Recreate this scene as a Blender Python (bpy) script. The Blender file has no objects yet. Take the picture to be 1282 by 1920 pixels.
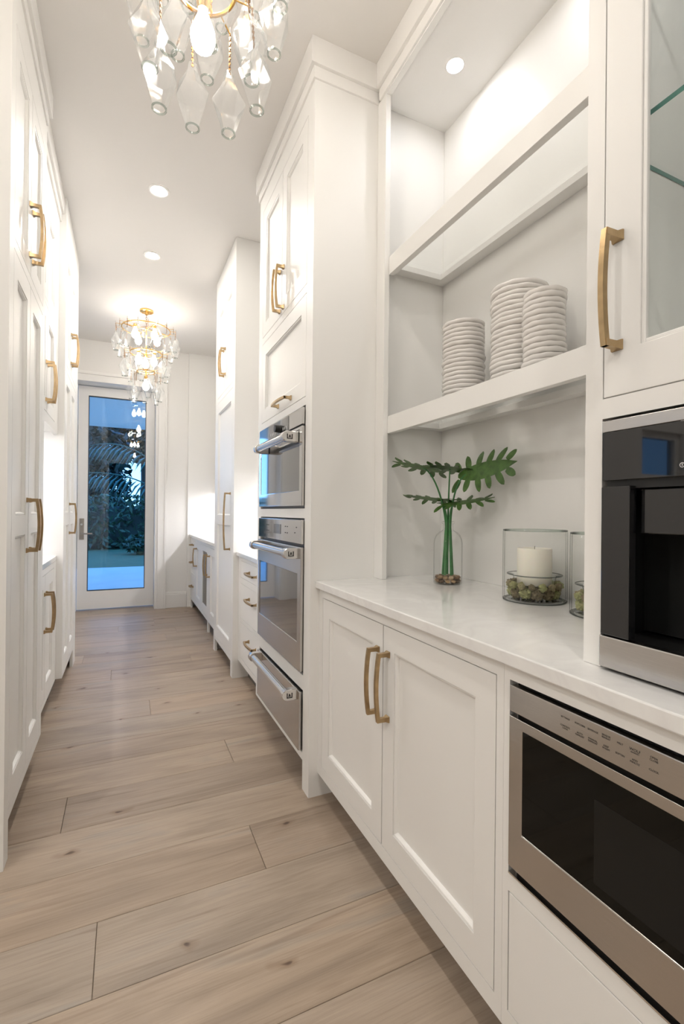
import bpy, math, random
from mathutils import Vector, Matrix
random.seed(7)
PI = math.pi
scene = bpy.context.scene
col = scene.collection
R = math.radians

# ------------------------------------------------------------------ camera, world, exposure
CAMH = 1.21
cam = bpy.data.cameras.new('camera')
cam.sensor_fit = 'VERTICAL'; cam.sensor_height = 36.0; cam.sensor_width = 36.0
cam.lens = 878.785 / 1920.0 * 36.0
cam.clip_start = 0.02; cam.clip_end = 200
camo = bpy.data.objects.new('camera', cam); col.objects.link(camo)
def look(yaw, pitch, roll):
    f = Vector((math.sin(yaw)*math.cos(pitch), math.cos(yaw)*math.cos(pitch), math.sin(pitch)))
    r = Vector((math.cos(yaw), -math.sin(yaw), 0)); u = r.cross(f)
    c, s = math.cos(roll), math.sin(roll)
    r2 = r*c + u*s; u2 = u*c - r*s
    m = Matrix((r2, u2, -f)).transposed()
    return m.to_4x4()
camo.matrix_world = Matrix.Translation((0, 0, CAMH)) @ look(R(24.779), R(0.098), R(0.557))
scene.camera = camo

vs = scene.view_settings
vs.view_transform = 'Standard'; vs.look = 'None'; vs.gamma = 1.0; vs.use_curve_mapping = False
vs.exposure = 1.36
cy = scene.cycles
cy.use_denoising = True
cy.max_bounces = 7; cy.diffuse_bounces = 4; cy.glossy_bounces = 4; cy.transparent_max_bounces = 16; cy.transmission_bounces = 4
cy.adaptive_threshold = 0.04
cy.sample_clamp_indirect = 6.0
cy.caustics_reflective = False; cy.caustics_refractive = False

L_BULB = 16.5      # chandelier bulbs
L_CAN = 225.0       # recessed downlights
L_STRIP = 36.0     # under-cabinet strips
L_NICHE = 62.0     # puck lights in the display niche
L_SKY = 1.7

world = bpy.data.worlds.new('dusk_sky'); scene.world = world; world.use_nodes = True
wn = world.node_tree.nodes; wl = world.node_tree.links; wn.clear()
wo = wn.new('ShaderNodeOutputWorld'); wb = wn.new('ShaderNodeBackground')
wg = wn.new('ShaderNodeTexCoord'); wsx = wn.new('ShaderNodeSeparateXYZ'); wr = wn.new('ShaderNodeValToRGB')
wl.new(wg.outputs['Generated'], wsx.inputs[0]); wl.new(wsx.outputs['Z'], wr.inputs[0])
wr.color_ramp.elements[0].position = 0.0; wr.color_ramp.elements[0].color = (0.30, 0.58, 1.0, 1)
wr.color_ramp.elements[1].position = 0.7; wr.color_ramp.elements[1].color = (0.08, 0.27, 0.75, 1)
wl.new(wr.outputs[0], wb.inputs[0]); wb.inputs[1].default_value = L_SKY
wl.new(wb.outputs[0], wo.inputs[0])

# ------------------------------------------------------------------ materials
M = {}
def mat(name):
    m = bpy.data.materials.new(name); m.use_nodes = True
    n = m.node_tree.nodes; n.clear()
    out = n.new('ShaderNodeOutputMaterial')
    M[name] = m
    return m, n, m.node_tree.links, out
def principled(name, color, rough=0.5, metal=0.0, bump=0.0, bscale=200.0, var=0.0, vscale=3.0, spec=0.5, stretch=None, sub=0.0, coat=0.0):
    m, n, l, out = mat(name)
    b = n.new('ShaderNodeBsdfPrincipled')
    b.inputs['Base Color'].default_value = (*color, 1); b.inputs['Roughness'].default_value = rough
    b.inputs['Metallic'].default_value = metal
    b.inputs['Specular IOR Level'].default_value = spec
    if coat: b.inputs['Coat Weight'].default_value = coat; b.inputs['Coat Roughness'].default_value = 0.05
    if sub:
        b.inputs['Subsurface Weight'].default_value = sub; b.inputs['Subsurface Radius'].default_value = (0.03, 0.02, 0.01)
    l.new(b.outputs[0], out.inputs[0])
    tc = n.new('ShaderNodeTexCoord'); src = tc.outputs['Object']
    if stretch:
        mp = n.new('ShaderNodeMapping'); mp.inputs['Scale'].default_value = stretch
        l.new(src, mp.inputs[0]); src = mp.outputs[0]
    if var:
        nz = n.new('ShaderNodeTexNoise'); nz.inputs['Scale'].default_value = vscale; nz.inputs['Detail'].default_value = 3
        l.new(src, nz.inputs['Vector'])
        hs = n.new('ShaderNodeMixRGB'); hs.blend_type = 'MULTIPLY'; hs.inputs[0].default_value = 1
        hs.inputs[1].default_value = (*color, 1)
        rp = n.new('ShaderNodeValToRGB')
        a, c = 1 - var, 1 + var
        rp.color_ramp.elements[0].color = (a, a, a, 1); rp.color_ramp.elements[1].color = (c, c, c, 1)
        rp.color_ramp.elements[0].position = 0.3; rp.color_ramp.elements[1].position = 0.7
        l.new(nz.outputs[0], rp.inputs[0]); l.new(rp.outputs[0], hs.inputs[2]); l.new(hs.outputs[0], b.inputs['Base Color'])
    if bump:
        nb = n.new('ShaderNodeTexNoise'); nb.inputs['Scale'].default_value = bscale; nb.inputs['Detail'].default_value = 2
        l.new(src, nb.inputs['Vector'])
        bp = n.new('ShaderNodeBump'); bp.inputs['Strength'].default_value = bump; bp.inputs['Distance'].default_value = 0.002
        l.new(nb.outputs[0], bp.inputs['Height']); l.new(bp.outputs[0], b.inputs['Normal'])
    return m
def emit(name, color, strength):
    m, n, l, out = mat(name)
    e = n.new('ShaderNodeEmission'); e.inputs[0].default_value = (*color, 1); e.inputs[1].default_value = strength
    l.new(e.outputs[0], out.inputs[0]); return m
def thin_glass(name, tint=(1, 1, 1), refl=1.0, rough=0.0, edge=None, ior=1.5, edge_lo=0.55, caustic_haze=0.0):
    """thin clear glass: transparent mixed with a mirror coat by fresnel; rims darken/tint at grazing angles"""
    m, n, l, out = mat(name)
    tr = n.new('ShaderNodeBsdfTransparent'); tr.inputs[0].default_value = (*tint, 1)
    if edge:
        lw = n.new('ShaderNodeLayerWeight'); lw.inputs[0].default_value = 0.5
        rp = n.new('ShaderNodeValToRGB'); rp.color_ramp.elements[0].position = edge_lo; rp.color_ramp.elements[0].color = (*tint, 1)
        rp.color_ramp.elements[1].position = 0.98; rp.color_ramp.elements[1].color = (*edge, 1)
        l.new(lw.outputs['Facing'], rp.inputs[0]); l.new(rp.outputs[0], tr.inputs[0])
    gl = n.new('ShaderNodeBsdfGlossy'); gl.inputs['Roughness'].default_value = rough
    f0 = ((ior - 1)/(ior + 1))**2
    fw = n.new('ShaderNodeLayerWeight'); fw.inputs[0].default_value = 0.5
    pw = n.new('ShaderNodeMath'); pw.operation = 'POWER'; pw.inputs[1].default_value = 5.0; l.new(fw.outputs['Facing'], pw.inputs[0])
    ma = n.new('ShaderNodeMath'); ma.operation = 'MULTIPLY_ADD'; ma.inputs[1].default_value = 1 - f0; ma.inputs[2].default_value = f0; l.new(pw.outputs[0], ma.inputs[0])
    mu = n.new('ShaderNodeMath'); mu.operation = 'MULTIPLY'; mu.inputs[1].default_value = refl; mu.use_clamp = True
    l.new(ma.outputs[0], mu.inputs[0])
    mx = n.new('ShaderNodeMixShader'); l.new(mu.outputs[0], mx.inputs[0]); l.new(tr.outputs[0], mx.inputs[1]); l.new(gl.outputs[0], mx.inputs[2])
    res = mx.outputs[0]
    if caustic_haze:
        tl = n.new('ShaderNodeBsdfTranslucent'); df = n.new('ShaderNodeBsdfDiffuse'); m2 = n.new('ShaderNodeMixShader'); m3 = n.new('ShaderNodeMixShader')
        m2.inputs[0].default_value = 0.5; l.new(tl.outputs[0], m2.inputs[1]); l.new(df.outputs[0], m2.inputs[2])
        m3.inputs[0].default_value = caustic_haze; l.new(res, m3.inputs[1]); l.new(m2.outputs[0], m3.inputs[2]); res = m3.outputs[0]
    l.new(res, out.inputs[0]); return m

principled('white_lacquer', (0.85, 0.84, 0.815), 0.40, bump=0.02, bscale=60)
principled('wall_paint', (0.84, 0.825, 0.80), 0.55, bump=0.05, bscale=300)
principled('ceiling_paint', (0.80, 0.775, 0.745), 0.75, bump=0.05, bscale=250)
principled('trim_paint', (0.85, 0.835, 0.81), 0.35)
principled('dark_void', (0.012, 0.012, 0.012), 0.8)
principled('kick_shade', (0.16, 0.145, 0.13), 0.6)  # toe-kick colour darkened to stand for the shade under the cabinets
principled('brass', (0.47, 0.34, 0.19), 0.33, metal=1.0, bump=0.08, bscale=500, var=0.12, vscale=40)
principled('gold', (0.86, 0.55, 0.20), 0.25, metal=1.0, bump=0.05, bscale=200)
principled('bronze', (0.30, 0.17, 0.08), 0.35, metal=1.0)
principled('steel', (0.56, 0.545, 0.53), 0.22, metal=1.0, bump=0.03, bscale=6, stretch=(30, 3, 260), var=0.05, vscale=8)
principled('steel_mirror', (0.66, 0.65, 0.64), 0.06, metal=1.0, bump=0.006, bscale=5, stretch=(30, 3, 200))
principled('steel_bar', (0.68, 0.665, 0.65), 0.20, metal=1.0)
principled('nickel', (0.42, 0.38, 0.33), 0.35, metal=1.0)
principled('black_glass', (0.010, 0.010, 0.011), 0.03, spec=0.75)
principled('smoked_glass', (0.004, 0.004, 0.003), 0.04, spec=0.22)
principled('smoked_screen', (0.012, 0.012, 0.011), 0.06, spec=0.22)
principled('dark_rim', (0.07, 0.085, 0.075), 0.15)
principled('oven_glass', (0.035, 0.034, 0.033), 0.02, spec=1.0, coat=1.0)
principled('black_plastic', (0.012, 0.012, 0.012), 0.35)
principled('print_black', (0.02, 0.018, 0.016), 0.6)
principled('print_white', (0.75, 0.75, 0.75), 0.6)
principled('porcelain', (0.82, 0.79, 0.76), 0.22, var=0.02, vscale=8)
principled('wax', (0.90, 0.86, 0.76), 0.45, sub=0.25)
principled('wick', (0.20, 0.17, 0.13), 0.9)
principled('stem', (0.05, 0.20, 0.06), 0.4, var=0.25, vscale=20)
principled('leaf', (0.062, 0.135, 0.028), 0.38, var=0.35, vscale=40, bump=0.2, bscale=90)
principled('garden_leaf', (0.030, 0.075, 0.040), 0.5, var=0.5, vscale=1.5)
principled('garden_leaf_dark', (0.010, 0.026, 0.020), 0.6, var=0.5, vscale=1.5)
principled('palm_leaf', (0.032, 0.10, 0.075), 0.4, var=0.3, vscale=2)
principled('bark', (0.06, 0.045, 0.035), 0.9, bump=0.6, bscale=30)
principled('patio_stone', (0.62, 0.62, 0.62), 0.5, var=0.06, vscale=2, bump=0.1, bscale=40)
principled('stucco', (0.62, 0.60, 0.57), 0.8, bump=0.2, bscale=80)
principled('sofa_grey', (0.25, 0.25, 0.26), 0.8)
thin_glass('pane', (0.86, 0.96, 1.0), 1.3)
thin_glass('tinted_pane', (0.38, 0.50, 0.55), 1.3)
thin_glass('cabinet_pane', (0.98, 0.99, 0.985), 0.8)
thin_glass('clear_glass', (0.993, 0.996, 0.994), 0.42, edge=(0.10, 0.12, 0.11), edge_lo=0.80)
thin_glass('rim_glass', (0.80, 0.84, 0.82), 0.8, edge=(0.10, 0.12, 0.11), edge_lo=0.45)
thin_glass('pendant_glass', (0.985, 0.99, 0.99), 1.3, rough=0.07, edge=(0.45, 0.52, 0.53), edge_lo=0.66, caustic_haze=0.07)  # white mixed into the glass stands in for caustic light from the bulbs
thin_glass('shelf_glass', (0.985, 0.992, 0.988), 0.7)
principled('glass_edge', (0.045, 0.20, 0.17), 0.1, spec=0.8)
thin_glass('water', (0.95, 0.93, 0.90), 1.0, ior=1.33)
emit('bulb_glow', (1.0, 0.92, 0.82), L_BULB)
emit('can_glow', (1.0, 0.955, 0.90), L_CAN)
emit('kitchen_fill_glow', (1.0, 0.965, 0.915), 1.35*L_CAN)  # glow of the kitchen lamps added as fill for the near right side
emit('strip_glow', (0.98, 0.97, 1.0), L_STRIP)
emit('puck_glow', (0.97, 0.97, 1.0), L_NICHE)

def oak():
    m, n, l, out = mat('oak')
    b = n.new('ShaderNodeBsdfPrincipled'); b.inputs['Roughness'].default_value = 0.38; b.inputs['Specular IOR Level'].default_value = 0.4
    geo = n.new('ShaderNodeNewGeometry'); oi = n.new('ShaderNodeObjectInfo')
    add = n.new('ShaderNodeVectorMath'); add.operation = 'ADD'
    cmb = n.new('ShaderNodeCombineXYZ')
    for i, k in enumerate((37.0, 61.0, 13.0)):
        mm = n.new('ShaderNodeMath'); mm.operation = 'MULTIPLY'; mm.inputs[1].default_value = k
        l.new(oi.outputs['Random'], mm.inputs[0]); l.new(mm.outputs[0], cmb.inputs[i])
    l.new(geo.outputs['Position'], add.inputs[0]); l.new(cmb.outputs[0], add.inputs[1])
    def noise(sx, sy, scale, detail=4, rough=0.55, dist=0.0):
        mp = n.new('ShaderNodeMapping'); mp.inputs['Scale'].default_value = (sx, sy, 1)
        l.new(add.outputs[0], mp.inputs[0])
        z = n.new('ShaderNodeTexNoise'); z.inputs['Scale'].default_value = scale; z.inputs['Detail'].default_value = detail
        z.inputs['Roughness'].default_value = rough; z.inputs['Distortion'].default_value = dist
        l.new(mp.outputs[0], z.inputs['Vector']); return z.outputs[0]
    def ramp(src, stops):
        rp = n.new('ShaderNodeValToRGB'); cr = rp.color_ramp
        while len(cr.elements) < len(stops): cr.elements.new(0.5)
        for e, (p, c) in zip(cr.elements, stops): e.position = p; e.color = (*c, 1)
        l.new(src, rp.inputs[0]); return rp.outputs[0]
    def mul(a, bb, f=1.0):
        x = n.new('ShaderNodeMixRGB'); x.blend_type = 'MULTIPLY'; x.inputs[0].default_value = f
        l.new(a, x.inputs[1]); l.new(bb, x.inputs[2]); return x.outputs[0]
    base = ramp(noise(0.8, 5.0, 1.3, 4, 0.6, 0.6), [(0.28, (0.275, 0.217, 0.170)), (0.46, (0.375, 0.299, 0.230)), (0.58, (0.43, 0.346, 0.270)), (0.74, (0.335, 0.300, 0.260))])
    tone = ramp(oi.outputs['Random'], [(0.0, (0.86, 0.84, 0.84)), (0.35, (1.06, 1.02, 0.98)), (0.65, (0.95, 0.97, 1.0)), (1.0, (1.08, 1.02, 0.95))])
    c = mul(base, tone)
    grain = ramp(noise(2.0, 90.0, 2.0, 5, 0.7, 0.3), [(0.30, (0.78, 0.76, 0.74)), (0.52, (1.0, 1.0, 1.0)), (0.75, (1.10, 1.09, 1.07))])
    c = mul(c, grain, 0.8)
    streak = ramp(noise(1.0, 16.0, 1.2, 3, 0.5, 1.2), [(0.30, (0.74, 0.71, 0.70)), (0.42, (1, 1, 1)), (1.0, (1, 1, 1))])
    c = mul(c, streak, 0.8)
    # knots
    mp = n.new('ShaderNodeMapping'); mp.inputs['Scale'].default_value = (1.5, 3.0, 1); l.new(add.outputs[0], mp.inputs[0])
    wob = n.new('ShaderNodeTexNoise'); wob.inputs['Scale'].default_value = 9; l.new(add.outputs[0], wob.inputs['Vector'])
    wa = n.new('ShaderNodeMixRGB'); wa.blend_type = 'LINEAR_LIGHT'; wa.inputs[0].default_value = 0.12
    l.new(mp.outputs[0], wa.inputs[1]); l.new(wob.outputs['Color'], wa.inputs[2])
    vo = n.new('ShaderNodeTexVoronoi'); vo.voronoi_dimensions = '2D'; vo.inputs['Scale'].default_value = 1.0; l.new(wa.outputs[0], vo.inputs['Vector'])
    kn = ramp(vo.outputs['Distance'], [(0.0, (0.16, 0.11, 0.09)), (0.014, (0.26, 0.20, 0.17)), (0.026, (0.78, 0.72, 0.68)), (0.07, (1, 1, 1))])
    c = mul(c, kn, 0.9)
    l.new(c, b.inputs['Base Color'])
    rr = n.new('ShaderNodeMapRange'); rr.inputs['To Min'].default_value = 0.30; rr.inputs['To Max'].default_value = 0.50
    l.new(noise(2.0, 30.0, 2.0), rr.inputs['Value']); l.new(rr.outputs[0], b.inputs['Roughness'])
    bp = n.new('ShaderNodeBump'); bp.inputs['Strength'].default_value = 0.12; bp.inputs['Distance'].default_value = 0.001
    l.new(noise(3.0, 140.0, 2.0, 3), bp.inputs['Height']); l.new(bp.outputs[0], b.inputs['Normal'])
    l.new(b.outputs[0], out.inputs[0])
oak()
def quartz():
    m, n, l, out = mat('quartz')
    b = n.new('ShaderNodeBsdfPrincipled'); b.inputs['Roughness'].default_value = 0.10; b.inputs['Specular IOR Level'].default_value = 0.5
    tc = n.new('ShaderNodeNewGeometry')
    z = n.new('ShaderNodeTexNoise'); z.inputs['Scale'].default_value = 5; z.inputs['Detail'].default_value = 6; z.inputs['Distortion'].default_value = 1.5
    l.new(tc.outputs['Position'], z.inputs['Vector'])
    rp = n.new('ShaderNodeValToRGB'); cr = rp.color_ramp
    cr.elements[0].position = 0.40; cr.elements[0].color = (0.83, 0.825, 0.81, 1)
    cr.elements[1].position = 0.60; cr.elements[1].color = (0.83, 0.825, 0.81, 1)
    e = cr.elements.new(0.50); e.color = (0.79, 0.78, 0.77, 1)
    l.new(z.outputs[0], rp.inputs[0]); l.new(rp.outputs[0], b.inputs['Base Color']); l.new(b.outputs[0], out.inputs[0])
quartz()
def varied(name, stops, rough, vscale, bump, bscale):
    """colour chosen per object at random and mottled"""
    m, n, l, out = mat(name)
    b = n.new('ShaderNodeBsdfPrincipled'); b.inputs['Roughness'].default_value = rough
    oi = n.new('ShaderNodeObjectInfo'); tc = n.new('ShaderNodeNewGeometry')
    z = n.new('ShaderNodeTexNoise'); z.inputs['Scale'].default_value = vscale; z.inputs['Detail'].default_value = 4; l.new(tc.outputs['Position'], z.inputs['Vector'])
    ad = n.new('ShaderNodeMath'); ad.operation = 'MULTIPLY_ADD'; ad.inputs[1].default_value = 0.7; l.new(z.outputs[0], ad.inputs[0])
    ml = n.new('ShaderNodeMath'); ml.operation = 'MULTIPLY_ADD'; ml.inputs[1].default_value = 0.7; ml.inputs[2].default_value = -0.2; l.new(oi.outputs['Random'], ml.inputs[0])
    l.new(ml.outputs[0], ad.inputs[2])
    rp = n.new('ShaderNodeValToRGB'); cr = rp.color_ramp
    while len(cr.elements) < len(stops): cr.elements.new(0.5)
    for e, (p, c) in zip(cr.elements, stops): e.position = p; e.color = (*c, 1)
    l.new(ad.outputs[0], rp.inputs[0]); l.new(rp.outputs[0], b.inputs['Base Color'])
    z2 = n.new('ShaderNodeTexNoise'); z2.inputs['Scale'].default_value = bscale; z2.inputs['Detail'].default_value = 4; l.new(tc.outputs['Position'], z2.inputs['Vector'])
    bp = n.new('ShaderNodeBump'); bp.inputs['Strength'].default_value = bump; bp.inputs['Distance'].default_value = 0.004
    l.new(z2.outputs[0], bp.inputs['Height']); l.new(bp.outputs[0], b.inputs['Normal']); l.new(b.outputs[0], out.inputs[0])
varied('moss', [(0.1, (0.20, 0.16, 0.09)), (0.42, (0.40, 0.34, 0.20)), (0.62, (0.38, 0.38, 0.17)), (0.8, (0.50, 0.52, 0.24)), (1.0, (0.58, 0.50, 0.34))], 0.95, 60, 1.0, 420)
varied('pebble', [(0.0, (0.05, 0.03, 0.02)), (0.3, (0.22, 0.13, 0.07)), (0.6, (0.45, 0.31, 0.18)), (1.0, (0.62, 0.50, 0.36))], 0.3, 40, 0.15, 200)
varied('lawn_grass', [(0.2, (0.05, 0.10, 0.045)), (0.6, (0.09, 0.15, 0.07)), (1.0, (0.13, 0.20, 0.10))], 0.9, 4, 0.8, 60)

# ------------------------------------------------------------------ helpers
class MB:
    def __init__(s): s.v = []; s.f = []; s.m = []
    def face(s, idx, mi=0): s.f.append(tuple(idx)); s.m.append(mi)
    def box(s, x0, x1, y0, y1, z0, z1, mi=0, side=None):
        b = len(s.v)
        x0, x1 = min(x0, x1), max(x0, x1); y0, y1 = min(y0, y1), max(y0, y1); z0, z1 = min(z0, z1), max(z0, z1)
        s.v += [(x, y, z) for z in (z0, z1) for y in (y0, y1) for x in (x0, x1)]
        for k, q in enumerate(((0, 2, 3, 1), (4, 5, 7, 6), (0, 1, 5, 4), (2, 6, 7, 3), (0, 4, 6, 2), (1, 3, 7, 5))):
            s.face([b + i for i in q], mi if (k < 2 or side is None) else side)
        return s
    def rings(s, rings, close0=True, close1=True, mi=0, loop=False):
        """rings: list of equally long vertex loops"""
        b = len(s.v); n = len(rings[0])
        for r in rings: s.v += [tuple(p) for p in r]
        k = len(rings)
        for i in range(k - 1 + (1 if loop else 0)):
            a, c = b + i*n, b + ((i + 1) % k)*n
            for j in range(n): s.face((a + j, a + (j + 1) % n, c + (j + 1) % n, c + j), mi)
        if not loop:
            if close0: s.face([b + j for j in reversed(range(n))], mi)
            if close1: s.face([b + (k - 1)*n + j for j in range(n)], mi)
        return s
    def lathe(s, prof, cx=0, cy=0, n=24, close0=True, close1=True, mi=0, ph=0.0, cz=0.0):
        rs = [[(cx + r*math.cos(ph + 2*PI*j/n), cy + r*math.sin(ph + 2*PI*j/n), cz + z) for j in range(n)] for r, z in prof]
        return s.rings(rs, close0, close1, mi)
    def tube(s, pts, r, n=8, mi=0, close=True):
        pts = [Vector(p) for p in pts]; rs = []
        rad = r if isinstance(r, (list, tuple)) else [r]*len(pts)
        up = None
        for i, p in enumerate(pts):
            t = (pts[min(i + 1, len(pts) - 1)] - pts[max(i - 1, 0)]).normalized()
            if up is None:
                up = Vector((0, 0, 1)) if abs(t.z) < 0.9 else Vector((1, 0, 0))
            x = t.cross(up)
            if x.length < 1e-6: x = t.cross(Vector((0, 1, 0)))
            x.normalize(); y = x.cross(t).normalized(); up = y
            rs.append([p + (x*math.cos(2*PI*j/n) + y*math.sin(2*PI*j/n))*rad[i] for j in range(n)])
        return s.rings(rs, close, close, mi)
    def build(s, name, m, parent=None, loc=None, smooth=False, ang=40, bev=0.0, seg=2, mesh_only=False):
        me = bpy.data.meshes.new(name)
        off = Vector((0, 0, 0))
        if loc is not None: off = Vector(loc)
        elif parent is not None:
            p = parent
            while p is not None: off = off + p.location; p = p.parent
        me.from_pydata([tuple(Vector(v) - off) for v in s.v], [], s.f)
        for k in (m if isinstance(m, (list, tuple)) else [m]): me.materials.append(M[k])
        me.polygons.foreach_set('material_index', s.m)
        if smooth:
            me.polygons.foreach_set('use_smooth', [True]*len(s.f))
            me.set_sharp_from_angle(angle=R(ang))
        me.update()
        if mesh_only: return me
        o = bpy.data.objects.new(name, me); col.objects.link(o)
        if loc is not None: o.location = loc
        if parent is not None: o.parent = parent
        if bev:
            bm = o.modifiers.new('bevel', 'BEVEL'); bm.width = bev; bm.segments = seg; bm.limit_method = 'ANGLE'; bm.angle_limit = R(50)
        return o
def tag(o, label=None, cat=None, group=None, kind=None):
    if label: o['label'] = label
    if cat: o['category'] = cat
    if group: o['group'] = group
    if kind: o['kind'] = kind
    return o
def thing(name, loc, label, cat, group=None, kind=None):
    o = bpy.data.objects.new(name, None); col.objects.link(o); o.location = loc
    o.empty_display_size = 0.05
    return tag(o, label, cat, group, kind)
def put(mesh, name, parent=None, loc=(0, 0, 0), rot=None, mx=None, scale=None):
    """place a shared mesh; loc is a world position when the parent chain is unrotated"""
    o = bpy.data.objects.new(name, mesh); col.objects.link(o)
    off = Vector((0, 0, 0)); p = parent
    while p is not None: off = off + p.location; p = p.parent
    if mx is not None: o.rotation_euler = mx.to_euler()
    if rot is not None: o.rotation_euler = rot
    if scale is not None: o.scale = scale
    o.location = Vector(loc) - off
    if parent is not None: o.parent = parent
    return o
def bx(name, m, parent, *b, bev=0.0015, **k):
    return MB().box(*b).build(name, m, parent, bev=bev, **k)
def struct(name, b, m, label=None, parent=None, bev=0.0):
    o = MB().box(*b).build(name, m, parent, bev=bev)
    if parent is None: tag(o, label, None, None, 'structure')
    return o

# bow-shaped square bar pull, bar along local Z, standing off along local +X
def pull_mesh(L, proj=0.034, w=0.0125, bow=0.009):
    h = L/2
    path = [((0, -h), 0.022, 0.017), ((0.004, -h), 0.021, 0.016), ((0.010, -h), 0.014, 0.012), ((proj - 0.006, -h), w, w)]
    prof = [(proj, -h + 0.0), ]
    N = 10
    for i in range(N + 1):
        t = -1 + 2*i/N
        path.append(((proj + bow*(1 - t*t), (h)*t), w, w))
    path += [((proj - 0.006, h), w, w), ((0.010, h), 0.014, 0.012), ((0.004, h), 0.021, 0.016), ((0, h), 0.022, 0.017)]
    mb = MB()
    # posts
    for sgn in (-1, 1):
        rs = []
        for x, hy, hz in ((0, 0.011, 0.0095), (0.004, 0.0105, 0.009), (0.011, 0.0066, 0.0064), (proj - 0.004, 0.0062, 0.0062), (proj + 0.005, 0.0062, 0.0062)):
            z = sgn*(h - 0.0062)
            rs.append([(x, -hy, z - hz), (x, hy, z - hz), (x, hy, z + hz), (x, -hy, z + hz)])
        mb.rings(rs)
    rs = []
    for i in range(N + 1):
        t = -1 + 2*i/N; x = proj + bow*(1 - t*t); z = h*t
        rs.append([(x - 0.005, -w/2, z), (x - 0.005, w/2, z), (x + 0.006, w/2 - 0.001, z), (x + 0.006, -w/2 + 0.001, z)])
    mb.rings(rs)
    return mb.build('pull', 'brass', mesh_only=True, smooth=True, ang=30)
PULL = pull_mesh(0.215); PULL_LONG = pull_mesh(0.43, proj=0.04, w=0.016); PULL_SMALL = pull_mesh(0.13)
def handle(parent, face_x, y, z, d, vertical=True, mesh=None):
    """d: outward direction of the face along X (-1 right side, +1 left side)"""
    mx = Matrix.Rotation(PI if d < 0 else 0, 4, 'Z')
    if not vertical: mx = mx @ Matrix.Rotation(PI/2, 4, 'X')
    return tag(put(mesh or PULL, 'handle', parent, (face_x, y, z), mx=mx), 'brushed brass bow handle')

def door(root, face_x, d, y0, y1, z0, z1, panels=None, fs=0.066, ft=0.072, name='door', th=0.020, rec=0.013, flat=False):
    """inset shaker door flush with face_x; rails, stiles and a stepped bead, recessed panel as child"""
    g = 0.0026
    y0 += g; y1 -= g; z0 += g; z1 -= g
    X = lambda depth: face_x - d*depth
    mb = MB()
    if flat:
        mb.box(X(0), X(th), y0, y1, z0, z1)
        return mb.build(name, 'white_lacquer', root, bev=0.0012)
    if panels is None: panels = [(z0 + ft, z1 - ft)]
    mb.box(X(0), X(th), y0, y0 + fs, z0, z1); mb.box(X(0), X(th), y1 - fs, y1, z0, z1)
    zs = [z0] + [v for p in panels for v in p] + [z1]
    for i in range(0, len(zs), 2): mb.box(X(0), X(th), y0 + fs, y1 - fs, zs[i], zs[i + 1])
    for pz0, pz1 in panels:
        a0, a1 = y0 + fs, y1 - fs
        rs = []
        for ins, dep in ((0.0, 0.004), (0.002, 0.002), (0.006, 0.003), (0.010, 0.009), (0.0115, rec)):
            rs.append([(X(dep), a0 + ins, pz0 + ins), (X(dep), a1 - ins, pz0 + ins), (X(dep), a1 - ins, pz1 - ins), (X(dep), a0 + ins, pz1 - ins)])
        if d < 0: rs = [list(reversed(r)) for r in rs]
        mb.rings(rs, False, False)
    o = mb.build(name, 'white_lacquer', root)
    for pz0, pz1 in panels:
        MB().box(X(rec), X(rec + 0.006), y0 + fs, y1 - fs, pz0, pz1).build('door_panel', 'white_lacquer', o)
    return o
def frame(root, face_x, d, boxes, th=0.022, name='face_frame'):
    mb = MB()
    for y0, y1, z0, z1 in boxes: mb.box(face_x, face_x - d*th, y0, y1, z0, z1)
    return mb.build(name, 'white_lacquer', root)

# ------------------------------------------------------------------ the setting
CEIL = 3.21
WR = 1.405      # right wall plane
WL = -0.99      # left wall behind the left cabinets
KX, KY = -3.4, -2.4   # kitchen corner
floor = struct('floor', (KX, WR + 0.1, KY, 6.62, -0.10, -0.012), 'oak', 'pale oak plank floor of the pantry corridor')
struct('ceiling', (KX - 0.1, WR + 0.1, KY - 0.1, 6.65, CEIL, CEIL + 0.1), 'ceiling_paint', 'flat white ceiling over the pantry corridor')
struct('wall_right', (WR, WR + 0.1, KY, 6.62, 0, CEIL), 'wall_paint', 'white wall behind the right-hand cabinets')
struct('wall_left', (WL - 0.1, WL, 1.90, 6.62, 0, CEIL), 'wall_paint', 'white wall behind the left-hand cabinets')
mb = MB()   # kitchen return wall with a pair of windows
x0, x1, xm, z0, z1 = -2.35, -1.33, -1.80, 1.44, 1.76
mb.box(KX, WL - 0.1, 1.90, 2.0, 0, z0); mb.box(KX, WL - 0.1, 1.90, 2.0, z1, CEIL); mb.box(KX, x0, 1.90, 2.0, z0, z1); mb.box(x1, WL - 0.1, 1.90, 2.0, z0, z1); mb.box(xm - 0.04, xm + 0.04, 1.90, 2.0, z0, z1)
tag(mb.build('wall_return', 'wall_paint'), 'white wall returning from the pantry into the kitchen, with two small windows', None, None, 'structure')
for i, (a, b) in enumerate(((x0, xm - 0.04), (xm + 0.04, x1))):
    w = MB()
    for q in ((a, a + 0.04, z0, z1), (b - 0.04, b, z0, z1), (a + 0.04, b - 0.04, z0, z0 + 0.04), (a + 0.04, b - 0.04, z1 - 0.04, z1)): w.box(q[0], q[1], 1.93, 1.98, q[2], q[3])
    w = w.build('window_%d' % (i + 1), 'trim_paint'); tag(w, ('kitchen window on blue dusk, ' + ('farther from the pantry', 'nearer the pantry')[i]), None, None, 'structure')
    bx('window_pane', 'tinted_pane', w, a + 0.04, b - 0.04, 1.953, 1.957, z0 + 0.04, z1 - 0.04, bev=0)
struct('wall_kitchen', (KX - 0.1, KX, KY, 2.0, 0, CEIL), 'wall_paint', 'plain white side wall of the kitchen')
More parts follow.
